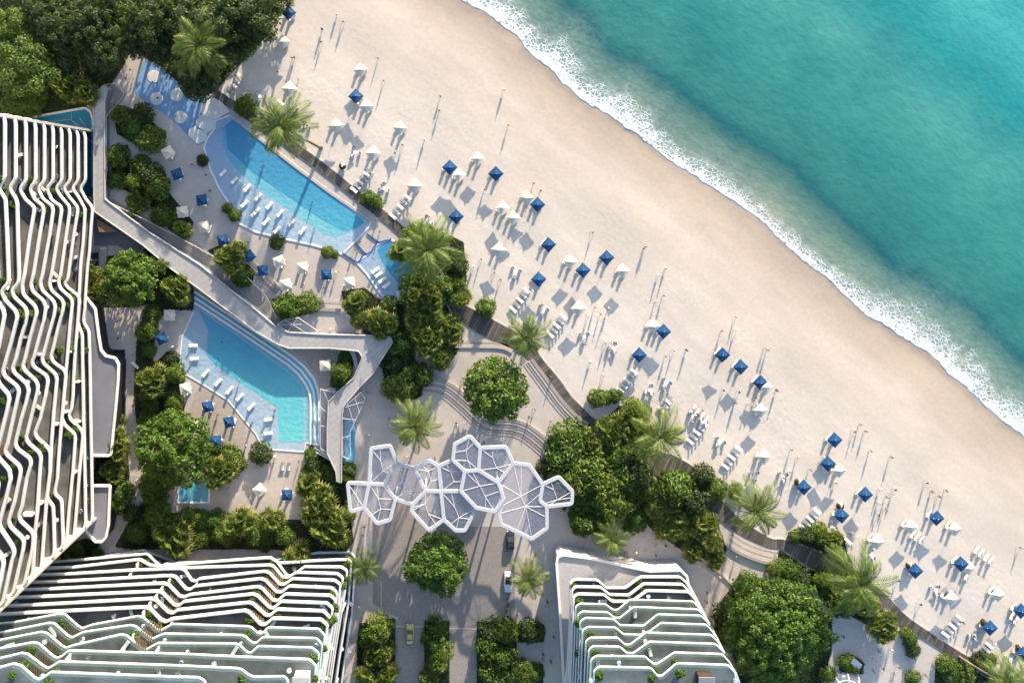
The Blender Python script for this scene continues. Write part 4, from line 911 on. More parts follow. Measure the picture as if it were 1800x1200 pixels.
GP, GT, GS, GF = 'feathery palms over the resort', 'broadleaf trees in the gardens', 'leafy shrubs in the planting beds', 'bushy fan palms in the planting beds'
for px, py, r_, v_, lab in ((360,92,62,1,'large feathery palm over the blue splash pad'),(552,256,62,0,'leaning feathery palm whose trunk foots on sand beside the long pool'),(770,448,62,3,'large feathery palm above the thicket at the small rounded pool'),
    (728,442,46,2,'yellowish feathery palm overhanging the small rounded pool'),(919,606,46,3,'feathery palm at the upper boardwalk bend beside the round tree'),(742,752,50,1,'lone feathery palm on the plaza above the hexagon canopy'),(1150,756,58,1,'feathery palm over the shrub mass where the boardwalk widens'),
    (1330,914,56,2,'feathery palm spreading over the lower boardwalk steps'),(1533,1030,64,3,'biggest feathery palm over the boardwalk at lower right'),(1068,957,38,2,'small feathery palm over the grey canopy of the right hotel'),(940,1018,40,1,'small feathery palm beside the white convertible'),
    (650,996,36,2,'small feathery palm at the corner of the zigzag hotel'),(205,62,30,3,'small yellowish palm in the dark top left thicket'),(1800,1190,40,2,'palm crown cut by the lower right corner')):
    plant('coco%d' % v_, px, py, r_, lab, 'palm tree', GP, rz=(None if v_ else 0))
plant('coco0', 1722, 1186, 44, 'palm with bare curved brown trunk at the lower right corner', 'palm tree', GP, rz=R(195))
for px, py, r_, key, lab in ((225,490,51,'tree0','round bright green tree between left tower and raised walkway'),(872,686,60,'tree1','round green tree standing alone on the plaza'),(770,995,57,'tree2','round green tree in the middle of the driveway'),(1370,1116,97,'big','huge spreading green tree at lower right'),(298,792,69,'tree2','broad green tree over the courtyard spa'),
    (38,118,58,'grove','sunlit tree at the left edge above the left tower'),(20,52,44,'grove','sunlit tree in the top left corner'),(52,172,30,'grove','small sunlit tree right above the left tower')):
    plant(key, px, py, r_, lab, 'tree', GT, zs=1.0)
DK = [(105,40,55),(165,25,50),(118,92,40),(260,35,50),(178,92,36),(320,28,52),(395,48,58),(440,22,55),(240,70,34),(345,142,38),(75,20,45),(280,80,34),(200,20,40),(418,75,34),(30,185,34),(160,60,40),(480,-5,36)]
ORD = ['first','second','third','fourth','fifth','sixth','seventh','eighth','ninth','tenth','eleventh','twelfth','thirteenth','fourteenth','fifteenth','sixteenth','seventeenth','eighteenth','nineteenth','twentieth']
for i, (px, py, r_) in enumerate(sorted(DK)):
    plant('dark%d' % (i % 2) if i not in (0, 7, 14) else 'grove', px, py, r_, '', 'tree', 'dark dense trees of the top left grove', zs=rnd.uniform(.72, 1.3))['_w'] = 'dark dense tree' if i not in (0, 7, 14) else 'greener broad tree'
FANS = [(115,156,28,1),(150,164,26,0),(240,362,25,1),(320,402,21,2),(408,455,35,1),(207,200,20,2),(163,515,24,0),(160,485,19,2),(308,508,33,1),(268,672,34,1),(205,785,31,0),(200,828,28,1),(385,832,38,1),(303,945,44,1),(420,920,34,0),(480,915,26,2),(566,892,44,1),(543,850,28,0),(578,932,40,1),(522,990,36,0),(548,905,30,2),
 (665,1117,24,2),(660,1148,30,1),(677,1190,26,0),(772,1162,24,2),(752,1196,22,0),(625,530,25,0),(634,562,23,2),(672,568,34,1),(706,440,26,0),(732,530,33,1),(760,528,30,0),(730,566,30,2),(753,602,36,1),(794,582,30,0),(812,525,24,2),(773,632,26,2),
 (1072,757,36,1),(1041,784,28,0),(1106,726,26,2),(1124,750,36,1),(1070,810,25,2),(1183,922,38,1),(1235,922,34,0),(1157,892,28,2),(1219,969,23,2),(1258,982,24,0),(1250,951,28,2),(1463,949,25,1),(1555,1098,32,1),(1552,1118,20,2),(1525,1066,26,0),(925,1195,18,2),(640,1185,24,2),(250,585,18,2),(1116,762,24,0),(868,1160,22,2),(135,965,17,2),(125,975,14,3),(1700,1192,18,2)]
SHR = [(238,222,30),(262,245,28),(281,237,12),(250,200,22),(207,275,22),(247,290,21),(205,315,20),(240,322,21),(270,328,29),(262,308,28),(282,379,20),(296,384,16),(502,540,25),(540,533,23),(425,486,22),(262,455,22),(282,466,20),(298,471,16),(265,552,18),(260,577,20),(260,615,16),(302,632,17),(307,656,19),(262,710,18),(258,695,18),(305,707,20),(307,731,20),(292,697,14),(258,738,18),(214,737,10),(370,786,20),(405,803,24),(420,816,15),(457,797,23),
 (265,850,24),(270,872,24),(214,866,22),(209,886,20),(240,935,24),(258,920,22),(333,910,20),(352,916,22),(377,916,22),(396,940,22),(450,938,25),(335,950,20),(276,905,24),(296,848,18),(185,905,18),(355,945,20),(500,945,20),(465,955,18),(610,905,16),(600,955,18),
 (647,348,15),(662,356,14),(432,186,22),(487,425,16),(575,443,12),(588,447,9),(855,541,19),(400,366,11),(412,378,13),(355,282,12),(600,655,20),(606,630,14),(594,671,15),(610,617,8),(547,800,14),(550,816,16),(545,833,18),(580,832,20),(614,826,13),(610,838,11),
 (685,537,18),(695,640,30),(703,678,33),(740,661,24),(706,608,28),(727,413,22),(745,494,25),(807,468,19),(806,497,17),(750,560,25),(716,655,26),(750,412,20),(690,590,18),(655,575,18),(765,560,24),(720,500,22),(785,505,22),
 (1005,775,42),(997,802,42),(958,822,17),(1013,836,46),(1026,882,42),(1028,918,28),(1064,855,42),(1098,845,45),(1121,836,32),(1075,886,36),(1129,861,30),(1116,915,25),(1152,867,30),(1188,862,36),(1214,882,36),(1050,918,24),(1040,825,38),(1090,800,36),(1095,880,30),(1115,795,30),(985,830,26),
 (1050,700,18),(1065,699,15),(1082,696,14),(1112,717,21),(1132,724,16),(1237,836,23),(1260,862,21),(1248,848,18),(1294,860,13),(1294,870,12),(1399,944,14),(1420,941,17),(1440,932,16),(1476,972,12),(1486,985,9),(1364,1000,18),(1388,1004,24),(1410,1018,20),(1448,1018,19),(1460,1032,28),(1480,1057,28),(1490,1032,26),(1600,1124,16),(1606,1143,15),(1592,1112,11),(1316,1023,21),(1318,1047,24),(1489,1164,17),(1502,1171,14),(1276,1080,24),(1278,1112,24),(1456,1186,17),(1606,1192,15),(1662,1166,18),(1676,1183,22),(1725,1162,18),(1741,1160,13),(1700,1180,20),(1510,1050,22),
 (665,1100,25),(650,1126,22),(657,1170,28),(680,1140,18),(767,1106,23),(762,1127,22),(772,1146,25),(768,1168,22),(865,1111,28),(888,1108,25),(862,1141,28),(880,1151,30),(870,1181,30),(896,1182,20),(931,1110,24),(945,1112,14),(915,1181,25),(938,1183,20),(118,990,14),(170,975,12),(232,905,18),(182,872,18),(180,840,16)]
for i, (px, py, r_, v_) in enumerate(FANS): plant('fan%d' % v_, px, py, r_ * 1.08, '', 'fan palm', GF, zs=2.3 if px < 160 and py < 170 else rnd.uniform(.9, 1.3))['_w'] = 'bushy fan palm' if r_ < 30 else 'large bushy fan palm'
for i, (px, py, r_) in enumerate(SHR): plant('shrub%d' % (i % 6), px, py, r_, '', 'shrub', GS, zs=rnd.uniform(.85, 1.6))['_w'] = 'small leafy shrub' if r_ < 17 else ('leafy green shrub' if r_ < 27 else 'large leafy shrub')
# potted plants on the balconies
UNIT['pot'] = (.6, .7)
mb = MB(); mb.lathe([(.2, 0), (.32, .45), (.34, .5), (.27, .5), (.25, .42)], 12)
proto('pot', 'potted_plant', crown_mesh('foliage', .85, .7, 9, 34, .34, .34, M['leaf_pot'], 77, .5), mb.mesh('pot', M['pot']), 'pot')
POTS = []
def pots(bn, per, off, seed):
    r = random.Random(seed); root0, info, iv = BUILT[bn]
    for k in sorted(info):
        W, zfl = info[k]; tot = [w for w in W]
        for _ in range(per * 6):
            w = r.choice(tot); q = w + iv * r.uniform(off, off + .9); z = zfl
            px, py = NX + q.x * F_PX / (H_CAM - z), NY - q.y * F_PX / (H_CAM - z)
            if not (0 < px < 1800 and 30 < py < 1195): continue
            if bn == 'hotel_tower' and (q.y > 11 or q.y < -73): continue
            if any((Vector((q.x, q.y, z)) - p_).length < 3 for p_ in [x[0] for x in POTS]): continue
            s_, _n = PROTO['pot']; o = copy_tree(s_); o.location = (q.x, q.y, zfl); sc = r.uniform(.7, 1.25); o.scale = (sc, sc, sc); o.rotation_euler = (0, 0, r.uniform(0, 6))
            tag(o, '', 'potted plant', 'potted plants on the hotel balconies'); POTS.append((Vector((q.x, q.y, z)), o))
            o['_w'] = 'potted green plant on %s balcony' % {'hotel_tower': 'left tower', 'hotel_block': 'zigzag hotel', 'hotel_wing': 'right hotel'}[bn]
            if sum(1 for x in POTS if x[1].get('_k') == (bn + str(k))) >= per: break
            o['_k'] = bn + str(k)
pots('hotel_tower', 4, .9, 3); pots('hotel_block', 3, .9, 4); pots('hotel_wing', 2, .9, 5)
# ---------------------------------------------------------------- beach furniture
SUN = Vector((-.265, -.964, 0)).normalized()
def umbrella_proto(mat, name):
    root = bpy.data.objects.new('beach_umbrella', None); root.empty_display_size = .3
    n = 6; vs, fs = [], []
    hs = 1.33
    for i in range(n + 1):
        u = i / n; z = 2.95 - .62 * (u ** .85) - .05 * math.sin(math.pi * u)
        for c in range(4):
            for q in range(4):
                t_ = q / 4; a = [(1, 1), (-1, 1), (-1, -1), (1, -1)]
                x = a[c][0] * (1 - t_) + a[(c + 1) % 4][0] * t_; y = a[c][1] * (1 - t_) + a[(c + 1) % 4][1] * t_
                e = 1 - .02 * math.sin(math.pi * t_) * u
                vs.append((x * hs * u * e, y * hs * u * e, z + .05 * math.sin(math.pi * t_) * u))
    for i in range(n):
        for k in range(16):
            j = (k + 1) % 16; fs.append((i * 16 + k, i * 16 + j, (i + 1) * 16 + j, (i + 1) * 16 + k))
    b = len(vs)
    for k in range(16): vs.append((vs[n * 16 + k][0] * 1.005, vs[n * 16 + k][1] * 1.005, vs[n * 16 + k][2] - .16))
    for k in range(16):
        j = (k + 1) % 16; fs.append((n * 16 + k, n * 16 + j, b + j, b + k))
    cn = put('canopy', mesh_of('canopy', vs, fs, (mat,)), root)
    mb = MB(); mb.tube([(0, 0, 0), (0, 0, 2.93)], .035, 8); mb.build('pole', M['pole'], root)
    mb = MB(); mb.lathe([(.32, 0), (.32, .07), (.08, .12), (.06, .3)], 16); mb.build('base', M['base'], root)
    mb = MB(); mb.lathe([(.05, 0), (.08, .04), (.02, .14), (.001, .18)], 10, (0, 0, 2.93)); mb.build('finial', M['pole'], cn)
    mb = MB()
    for sx, sy in ((1, 1), (-1, 1), (-1, -1), (1, -1)): mb.tube([(0, 0, 2.86), (sx * 1.22, sy * 1.22, 2.27)], .02, 5)
    mb.build('ribs', M['pole'], cn)
    for c in root.children_recursive: COL.objects.unlink(c)
    return root
UB, UW = umbrella_proto(M['umb_blue'], 'b'), umbrella_proto(M['umb_white'], 'w')
BLUE = [(507,23),(627,171),(789,294),(872,304),(801,380),(946,360),(963,429),(1025,476),(1067,453),(947,492),(1166,583),(1124,624),(1271,622),(1302,645),(1337,671),(1468,774),(1458,816),(1414,857),(1522,870),(1480,907),(1647,910),(1691,992),(1611,1004),(1796,1074),(1741,1104),(1800,1150)]
WHITE = [(496,72),(634,122),(645,186),(509,156),(589,219),(704,225),(657,270),(839,279),(807,309),(729,326),(884,367),(903,383),(926,345),(878,438),(1002,460),(1096,476),(1017,542),(1149,573),(1348,681),(1338,721),(1344,803),(1475,826),(1602,926),(1542,951),(1680,929),(1705,999),(1672,1051),(1756,1045)]
DBLUE = [(461,477,8),(573,482,4),(310,306,20),(354,352,10),(391,421,15),(436,450,38),(284,595,25),(364,715,12),(404,742,14),(379,776,5),(504,870,45)]
DWHITE = [(490,460,20),(532,470,8),(503,500,14),(614,496,10),(319,371,8),(360,399,10),(297,554,0),(295,268,30),(325,684,10),(344,750,15),(570,642,3),(455,862,40)]
BIGW = {(509,156),(657,270),(729,326),(878,438),(1017,542),(1344,803),(1542,951),(1672,1051),(589,219)}
def toward(px, py, z): # ground spot under a canopy seen at that picture point
    w = P(px, py, z); return Vector((w.x, w.y, .02))
SPOTS = []
def set_umb(src, px, py, rot, word, where, s_=1.0):
    o = copy_tree(src); w = toward(px, py, 2.5); o.location = (w.x, w.y, .03 if where == 'beach' else .08); o.rotation_euler = (R(rnd.gauss(0, 3)), R(rnd.gauss(0, 3)), R(rot)); o.scale = (s_, s_, s_)
    tag(o, '', 'umbrella', 'square umbrellas on the sand and pool decks'); o['_w'] = word
    SPOTS.append((w, src, where)); return o
for px, py in BLUE: set_umb(UB, px, py, 45 + rnd.uniform(-3, 3), 'navy blue umbrella on sand', 'beach', .98)
for px, py in WHITE: set_umb(UW, px, py, 45 + rnd.uniform(-4, 4), 'cream white umbrella on sand', 'beach', 1.04 if (px, py) in BIGW else .95)
for px, py, r_ in DBLUE: set_umb(UB, px, py, r_ + (0 if px != 504 else -45), 'navy blue umbrella on deck', 'deck', .92)
for px, py, r_ in DWHITE: set_umb(UW, px, py, r_, 'cream white umbrella on deck', 'deck', .95)
def lounger_proto(cmat, fmat):
    root = bpy.data.objects.new('sun_lounger', None); root.empty_display_size = .3
    mb = MB()
    for s_ in (-1, 1):
        mb.box((0, s_ * .33, .3), (1.98, .06, .07))
        for x in (-.85, .8): mb.box((x, s_ * .31, .14), (.07, .06, .28))
    for x in (-.95, -.3, .3, .95): mb.box((x, 0, .3), (.06, .62, .06))
    mb.build('frame', fmat, root)
    mb = MB(); mb.box((.30, 0, .40), (1.36, .66, .12), bev=.04); mb.build('mattress', cmat, root)
    mb = MB(); a = R(38)
    vs = []
    for u, hgt in ((0, 0), (.72, 0)):
        for v_, up in ((-.33, 0), (.33, 0), (.33, .12), (-.33, .12)):
            x = -.38 - u * math.cos(a) - up * math.sin(a); z = .36 + u * math.sin(a) + up * math.cos(a) * 1.0; vs.append((x, v_, z))
    mb.add(vs, [(0, 1, 2, 3), (7, 6, 5, 4), (0, 4, 5, 1), (1, 5, 6, 2), (2, 6, 7, 3), (3, 7, 4, 0)]); mb.tube([(-.62, -.2, .32), (-.62, -.2, .55)], .02, 5); bk = mb.build('backrest', cmat, root)
    mb = MB(); mb.box((-.9, 0, .86), (.2, .4, .1), bev=.04); mb.build('head_pillow', M['cushion'] if cmat is not M['cushion'] else M['cushion_grey'], bk)
    for c in root.children_recursive: COL.objects.unlink(c)
    return root
LW, LG = lounger_proto(M['cushion'], M['teak']), lounger_proto(M['cushion_grey'], M['teak'])
LPW = lounger_proto(M['cushion'], M['white'])
NL = [0]
LG_SEA = math.atan2(.79, .613)       # foot end towards the sea
LG_ALONG = math.atan2(-.613, .79)
def set_lounger(src, w, ang, word, grp, z=.03):
    o = copy_tree(src); o.location = (w.x, w.y, z); o.rotation_euler = (0, 0, ang + R(rnd.uniform(-4, 4))); tag(o, '', 'sun lounger', grp); o['_w'] = word; NL[0] += 1; return o
GL, GPL = 'sun loungers on the beach and decks', 'sun loungers standing in the shallow pool water'
for w, src, where in SPOTS:
    if where == 'beach':
        blue = src is UB
        n = 2
        for i in range(n):
            q = w + WT * ((i - .5) * 1.5) - WN * .2
            set_lounger(LW if i % 2 == 0 else LG, q, LG_SEA, '%s lounger by %s beach umbrella' % ('white' if i % 2 == 0 else 'grey', 'blue' if blue else 'cream'), GL)
    else:
        a = rnd.choice((LG_SEA, LG_SEA + .3)); side = Vector((math.cos(a + 1.57), math.sin(a + 1.57), 0))
        for i in (-1, 1): set_lounger(LW, w + side * (.75 * i) - Vector((math.cos(a), math.sin(a), 0)) * .3, a, 'white lounger by %s deck umbrella' % ('blue' if src is UB else 'cream'), GL, .08)
ROWS = [((400,167),(422,134),5),((468,215),(494,181),5),((622,334),(650,300),6),((690,380),(717,347),5),((902,544),(925,510),5),((967,588),(990,556),5),((1089,685),(1115,653),5),((1162,719),(1178,698),4),((1212,775),(1237,744),5),((1274,819),(1297,787),5),((1411,926),(1435,897),5),((1490,950),(1499,937),2),((1661,1114),(1686,1084),5),((1727,1147),(1743,1126),4)]
for a, b, n in ROWS:
    for i in range(n):
        t_ = i / max(1, n - 1); w = P(a[0] + (b[0] - a[0]) * t_, a[1] + (b[1] - a[1]) * t_, .4)
        set_lounger(LW if i % 2 == 0 else LG, w, LG_ALONG + math.pi, '%s lounger in a row beside boardwalk' % ('white' if i % 2 == 0 else 'grey'), GL)
EXTRA = [(1218,718),(1226,724),(1234,731),(1242,737),(1604,938),(1612,943),(1620,948),(1716,965),(1724,971),(1733,978),(1742,984),(1700,1012),(1786,1088),(1779,1081)]
for c in EXTRA: set_lounger(LW, P(c[0], c[1], .4), LG_SEA, 'white lounger in open sand group', GL)
POOLL = [(392,304),(412,317),(435,330),(430,358),(447,375),(454,346),(474,361),(492,375),(512,391),(532,405),(451,371),(468,389),(487,404),(660,475),(666,482),(672,492),(680,501),(700,519),(711,515),(722,510),(340,607),(342,630),(362,655),(384,671),(404,685),(422,697),(442,714),(472,737),(472,761)]
for c in POOLL:
    ang = LG_SEA - .1 if not (330 < c[0] < 350 or c[0] == 472) else 0.0
    if 655 < c[0] < 685: ang = R(35)
    if 695 < c[0] < 725: ang = R(105)
    set_lounger(LPW, P(c[0], c[1], .4), ang, 'white lounger in pool water', GPL, .1)
for c in ((497,819),(508,819)): set_lounger(LW, P(c[0], c[1], .4), R(-90), 'white lounger on lower sun deck', GL, .08)
# ---------------------------------------------------------------- tables with round chairs, pod chairs
def table_proto():
    root = bpy.data.objects.new('bistro_table', None)
    mb = MB(); mb.lathe([(.45, .70), (.46, .72), (.46, .74), (.44, .75)], 20); mb.build('table_top', M['white'], root)
    mb = MB(); mb.tube([(0, 0, 0), (0, 0, .7)], .04, 8); mb.lathe([(.26, 0), (.26, .03), (.05, .06)], 14); mb.build('pedestal', M['pole'], root)
    for c in root.children_recursive: COL.objects.unlink(c)
    return root
def chair_proto(m):
    root = bpy.data.objects.new('tub_chair', None)
    mb = MB(); mb.lathe([(.30, .12), (.36, .2), (.36, .4), (.30, .44)], 18); mb.build('seat', M['cushion'], root)
    mb = MB(); vs, fs = [], []; n = 12
    for i in range(n + 1):
        a = R(-110 + 220 * i / n) + math.pi; h = .78 - .16 * abs(i - n / 2) / (n / 2)
        for r_, z in ((.36, .15), (.42, h), (.47, h), (.41, .15)): vs.append((r_ * math.cos(a), r_ * math.sin(a), z))
    for i in range(n):
        for q in range(4): fs.append((i * 4 + q, i * 4 + (q + 1) % 4, i * 4 + 4 + (q + 1) % 4, i * 4 + 4 + q))
    fs += [(0, 1, 2, 3), (n * 4 + 3, n * 4 + 2, n * 4 + 1, n * 4)]; mb.add(vs, fs); mb.build('backrest', m, root)
    mb = MB()
    for k in range(4): mb.tube([(.22 * math.cos(.785 + k * 1.571), .22 * math.sin(.785 + k * 1.571), .14), (.3 * math.cos(.785 + k * 1.571), .3 * math.sin(.785 + k * 1.571), 0)], .025, 6)
    mb.build('legs', M['darkmetal'], root)
    for c in root.children_recursive: COL.objects.unlink(c)
    return root
TB = table_proto(); CH = [chair_proto(M['chairblue']), chair_proto(M['cushion_grey'])]
SETS = [(624,268),(675,331),(752,388),(906,478),(954,545),(1027,592),(1078,611),(1142,685),(1170,674),(1218,731),(1265,777),(1326,836),(1376,838),(1462,926),(1531,975),(1644,1036),(1712,1116),(1776,1158),(457,170),(536,222)]
for i, c in enumerate(SETS):
    w = P(c[0], c[1], .6); o = copy_tree(TB); o.location = (w.x, w.y, .03); tag(o, '', 'table', 'small round tables on the sand'); o['_w'] = 'small round table on sand'
    a0 = rnd.uniform(0, 6.28)
    for k in range(3):
        a = a0 + k * 2.094 + rnd.uniform(-.25, .25); o = copy_tree(CH[i % 2]); o.location = (w.x + 1.0 * math.cos(a), w.y + 1.0 * math.sin(a), .03); o.rotation_euler = (0, 0, a + math.pi)
        tag(o, '', 'chair', 'round chairs around the sand tables'); o['_w'] = '%s tub chair at sand table' % ('slate blue' if i % 2 == 0 else 'grey')
def pod_proto():
    root = bpy.data.objects.new('wicker_pod', None); mb = MB(); vs, fs = [], []; n, m_ = 16, 8
    for j in range(m_ + 1):
        e = R(-30 + 105 * j / m_)
        for i in range(n + 1):
            a = R(-130 + 260 * i / n) + math.pi; vs.append((.72 * math.cos(e) * math.cos(a), .72 * math.cos(e) * math.sin(a), .62 + .72 * math.sin(e)))
    for j in range(m_):
        for i in range(n): k = j * (n + 1) + i; fs.append((k, k + 1, k + n + 2, k + n + 1))
    mb.add(vs, fs); mb.build('shell', M['wicker'], root)
    mb = MB(); mb.lathe([(.52, .26), (.6, .3), (.6, .4), (.5, .46)], 18); mb.build('cushion', M['cushion'], root)
    mb = MB(); mb.lathe([(.5, 0), (.5, .04), (.2, .1), (.55, .26)], 18); mb.build('foot', M['wicker'], root)
    for c in root.children_recursive: COL.objects.unlink(c)
    return root
PD = pod_proto()
for c in ((1403,847),(1477,889),(1599,994),(1731,1094),(1792,1139),(602,292)):
    w = P(c[0], c[1], .8); o = copy_tree(PD); o.location = (w.x, w.y, .03); o.rotation_euler = (0, 0, LG_SEA + rnd.uniform(-.4, .4)); o.scale = (1.2,) * 3
    tag(o, '', 'pod chair', 'dark wicker pod chairs'); o['_w'] = 'dark wicker pod chair'
# chairs and loungers on the balconies
def furnish(bn, per, seed):
    r = random.Random(seed); root0, info, iv = BUILT[bn]; done = []
    hot = {'hotel_tower': 'left tower', 'hotel_block': 'zigzag hotel', 'hotel_wing': 'right hotel'}[bn]
    for k in sorted(info):
        W, z = info[k]; n = 0
        for _ in range(80):
            i = r.randrange(len(W) - 1); w = W[i].lerp(W[i + 1], r.random()); q = w + iv * r.uniform(1.0, 1.7)
            px, py = NX + q.x * F_PX / (H_CAM - z), NY - q.y * F_PX / (H_CAM - z)
            if not (4 < px < 1796 and 30 < py < 1194) or (bn == 'hotel_tower' and (q.y > 11 or q.y < -72)): continue
            if any((Vector((q.x, q.y, z)) - d_).length < 2.6 for d_ in done + [x[0] for x in POTS]): continue
            done.append(Vector((q.x, q.y, z))); src = r.choice((LW, CH[0], CH[1], TB, LW)); o = copy_tree(src); o.location = (q.x, q.y, z + .01); o.rotation_euler = (0, 0, r.uniform(0, 6.28))
            wd = {LW.name: ('sun lounger', 'white lounger'), CH[0].name: ('chair', 'slate blue chair'), CH[1].name: ('chair', 'grey chair'), TB.name: ('table', 'round table')}[src.name]
            tag(o, '', wd[0], 'furniture on the hotel balconies'); o['_w'] = wd[1] + ' on ' + hot + ' balcony'; n += 1
            if n >= per: break
furnish('hotel_tower', 4, 13); furnish('hotel_block', 6, 14); furnish('hotel_wing', 4, 15)
# ---------------------------------------------------------------- vehicles
def car(name, px, py, rz, body_c, label, L=4.6, Wd=1.95, open_top=False):
    root = thing(name, (lambda w: (w.x, w.y, .09))(P(px, py, .6)), label, 'car', None, rz)
    paint = simple(name + '_paint', body_c, .25, .03, 1, coat=.6)
    h = L / 2; st = [(-h, .46, .70, .55), (-h + .12, .36, .86, .82), (-h + .8, .3, .96, .97), (-.6, .26, .96, 1.0), (.6, .26, .93, 1.0), (h - .9, .28, .84, .97), (h - .25, .34, .70, .84), (h, .44, .60, .6)]
    vs, fs = [], []
    for x, z0, z1, wf in st:
        w = Wd / 2 * wf
        vs += [(x, -w * .94, z0), (x, -w, (z0 + z1) / 2), (x, -w * .92, z1 - .04), (x, -w * .7, z1 + .02), (x, w * .7, z1 + .02), (x, w * .92, z1 - .04), (x, w, (z0 + z1) / 2), (x, w * .94, z0)]
    for i in range(len(st) - 1):
        for k in range(8): fs.append((i * 8 + k, (i + 1) * 8 + k, (i + 1) * 8 + (k + 1) % 8, i * 8 + (k + 1) % 8))
    fs += [tuple(range(7, -1, -1)), tuple((len(st) - 1) * 8 + k for k in range(8))]
    put('body', mesh_of('body', vs, fs, (paint,), None, True), root)
    mb = MB(); cx = [(-1.5, .9, .76), (-.95, 1.32, .62), (.25, 1.36, .62), (1.05, .92, .76)]
    if open_top:
        mb.box((-.35, 0, .94), (1.7, 1.45, .1)); mb.build('interior', M['seatdark'], root)
        for sy in (-1, 1):
            b2 = MB(); b2.box((-.4, sy * .38, 1.02), (.5, .5, .16), bev=.05); b2.box((-.68, sy * .38, 1.18), (.16, .5, .4), bev=.05); b2.build('seat', M['wicker'], root)
        b2 = MB(); b2.add([(.55, -.7, .95), (.55, .7, .95), (.2, .6, 1.3), (.2, -.6, 1.3), (.58, -.7, .95), (.58, .7, .95), (.23, .6, 1.3), (.23, -.6, 1.3)], [(0, 1, 2, 3), (7, 6, 5, 4), (0, 4, 5, 1), (2, 6, 7, 3), (1, 5, 6, 2), (3, 7, 4, 0)]); b2.build('windscreen', M['carglass'], root)
    else:
        vs = [];
        for x, z, w in cx: vs += [(x, -w, z), (x, w, z)]
        vs += [(-1.5, -.76, .8), (-1.5, .76, .8), (1.05, -.76, .8), (1.05, .76, .8)]
        mb.add(vs, [(0, 1, 3, 2), (2, 3, 5, 4), (4, 5, 7, 6), (0, 2, 4, 6, 10, 8), (1, 9, 11, 7, 5, 3), (8, 9, 1, 0), (6, 7, 11, 10)]); mb.build('cabin_glass', M['carglass'], root)
        b2 = MB(); b2.box((-.35, 0, 1.355), (1.15, 1.2, .05), bev=.02); b2.build('roof', paint, root)
    for sx in (-1, 1):
        for sy in (-1, 1):
            wl = MB(); c = Vector((sx * (h - .85), sy * (Wd / 2 - .1), .33)); wl.tube([c + Vector((0, -.11, 0)), c + Vector((0, .11, 0))], .33, 16); w_ = wl.build('wheel', M['tyre'], root)
            rm = MB(); rm.tube([c + Vector((0, sy * .1, 0)), c + Vector((0, sy * .125, 0))], .2, 12); rm.build('rim', M['rim'], w_)
    for sy in (-1, 1):
        b2 = MB(); b2.box((h - .16, sy * .62, .62), (.3, .34, .12), bev=.04); b2.build('headlight', M['lampw'], root)
        b2 = MB(); b2.box((-h + .06, sy * .64, .72), (.14, .32, .1), bev=.03); b2.build('tail_light', M['lampr'], root)
        b2 = MB(); b2.box((.75, sy * (Wd / 2 + .08), .95), (.12, .2, .12), bev=.03); b2.build('mirror', paint, root)
    return root
car('yellow_car', 720.5, 1113, R(90), (.50, .42, .13), 'pale yellow car driving in the planted driveway lane')
car('convertible', 893.5, 1021, R(-90), (.72, .72, .72), 'white open top car on the driveway left of a palm', 5.0, 2.05, True)
car('dark_car', 897, 950, R(90), (.03, .035, .05), 'dark car half hidden under the edge of the hexagon canopy', 4.8)
def bike(px, py, rz, label):
    root = thing('motor_scooter', (lambda w: (w.x, w.y, .09))(P(px, py, .5)), label, 'scooter', None, rz)
    mb = MB(); mb.box((0, 0, .55), (1.1, .3, .3), bev=.1); mb.build('body', M['darkmetal'], root)
    mb = MB(); mb.box((-.25, 0, .78), (.7, .3, .12), bev=.05); mb.build('saddle', M['seatdark'], root)
    mb = MB(); mb.tube([(.5, 0, .5), (.42, 0, 1.05)], .04, 8); mb.tube([(.42, -.35, 1.05), (.42, .35, 1.05)], .03, 8); mb.build('handlebar', M['pole'], root)
    for sx in (-1, 1): mb = MB(); mb.tube([(sx * .68, -.06, .28), (sx * .68, .06, .28)], .28, 14); mb.build('wheel', M['tyre'], root)
bike(893, 1058, R(95), 'dark scooter parked behind the white open top car'); bike(891, 1071, R(80), 'dark scooter nearest the hedge behind the white open top car')
root = thing('beach_cart', (lambda w: (w.x, w.y, .06))(P(1505, 1166, 1.8)), 'small cart with blue grey roof beside shrubs at lower right', 'cart', None, R(-37))
mb = MB(); mb.box((0, 0, .5), (2.3, 1.1, .5), bev=.1); mb.build('body', M['cushion_grey'], root)
mb = MB(); mb.box((0, 0, 1.85), (2.4, 1.35, .14), bev=.06); mb.build('roof', M['chairblue'], root)
for sx in (-1, 1):
    for sy in (-1, 1):
        mb = MB(); mb.tube([(sx * 1.0, sy * .52, .7), (sx * 1.05, sy * .58, 1.8)], .03, 6); mb.build('roof_post', M['pole'], root)
        mb = MB(); mb.tube([(sx * .75, sy * .5, .22), (sx * .75, sy * .62, .22)], .22, 12); mb.build('wheel', M['tyre'], root)
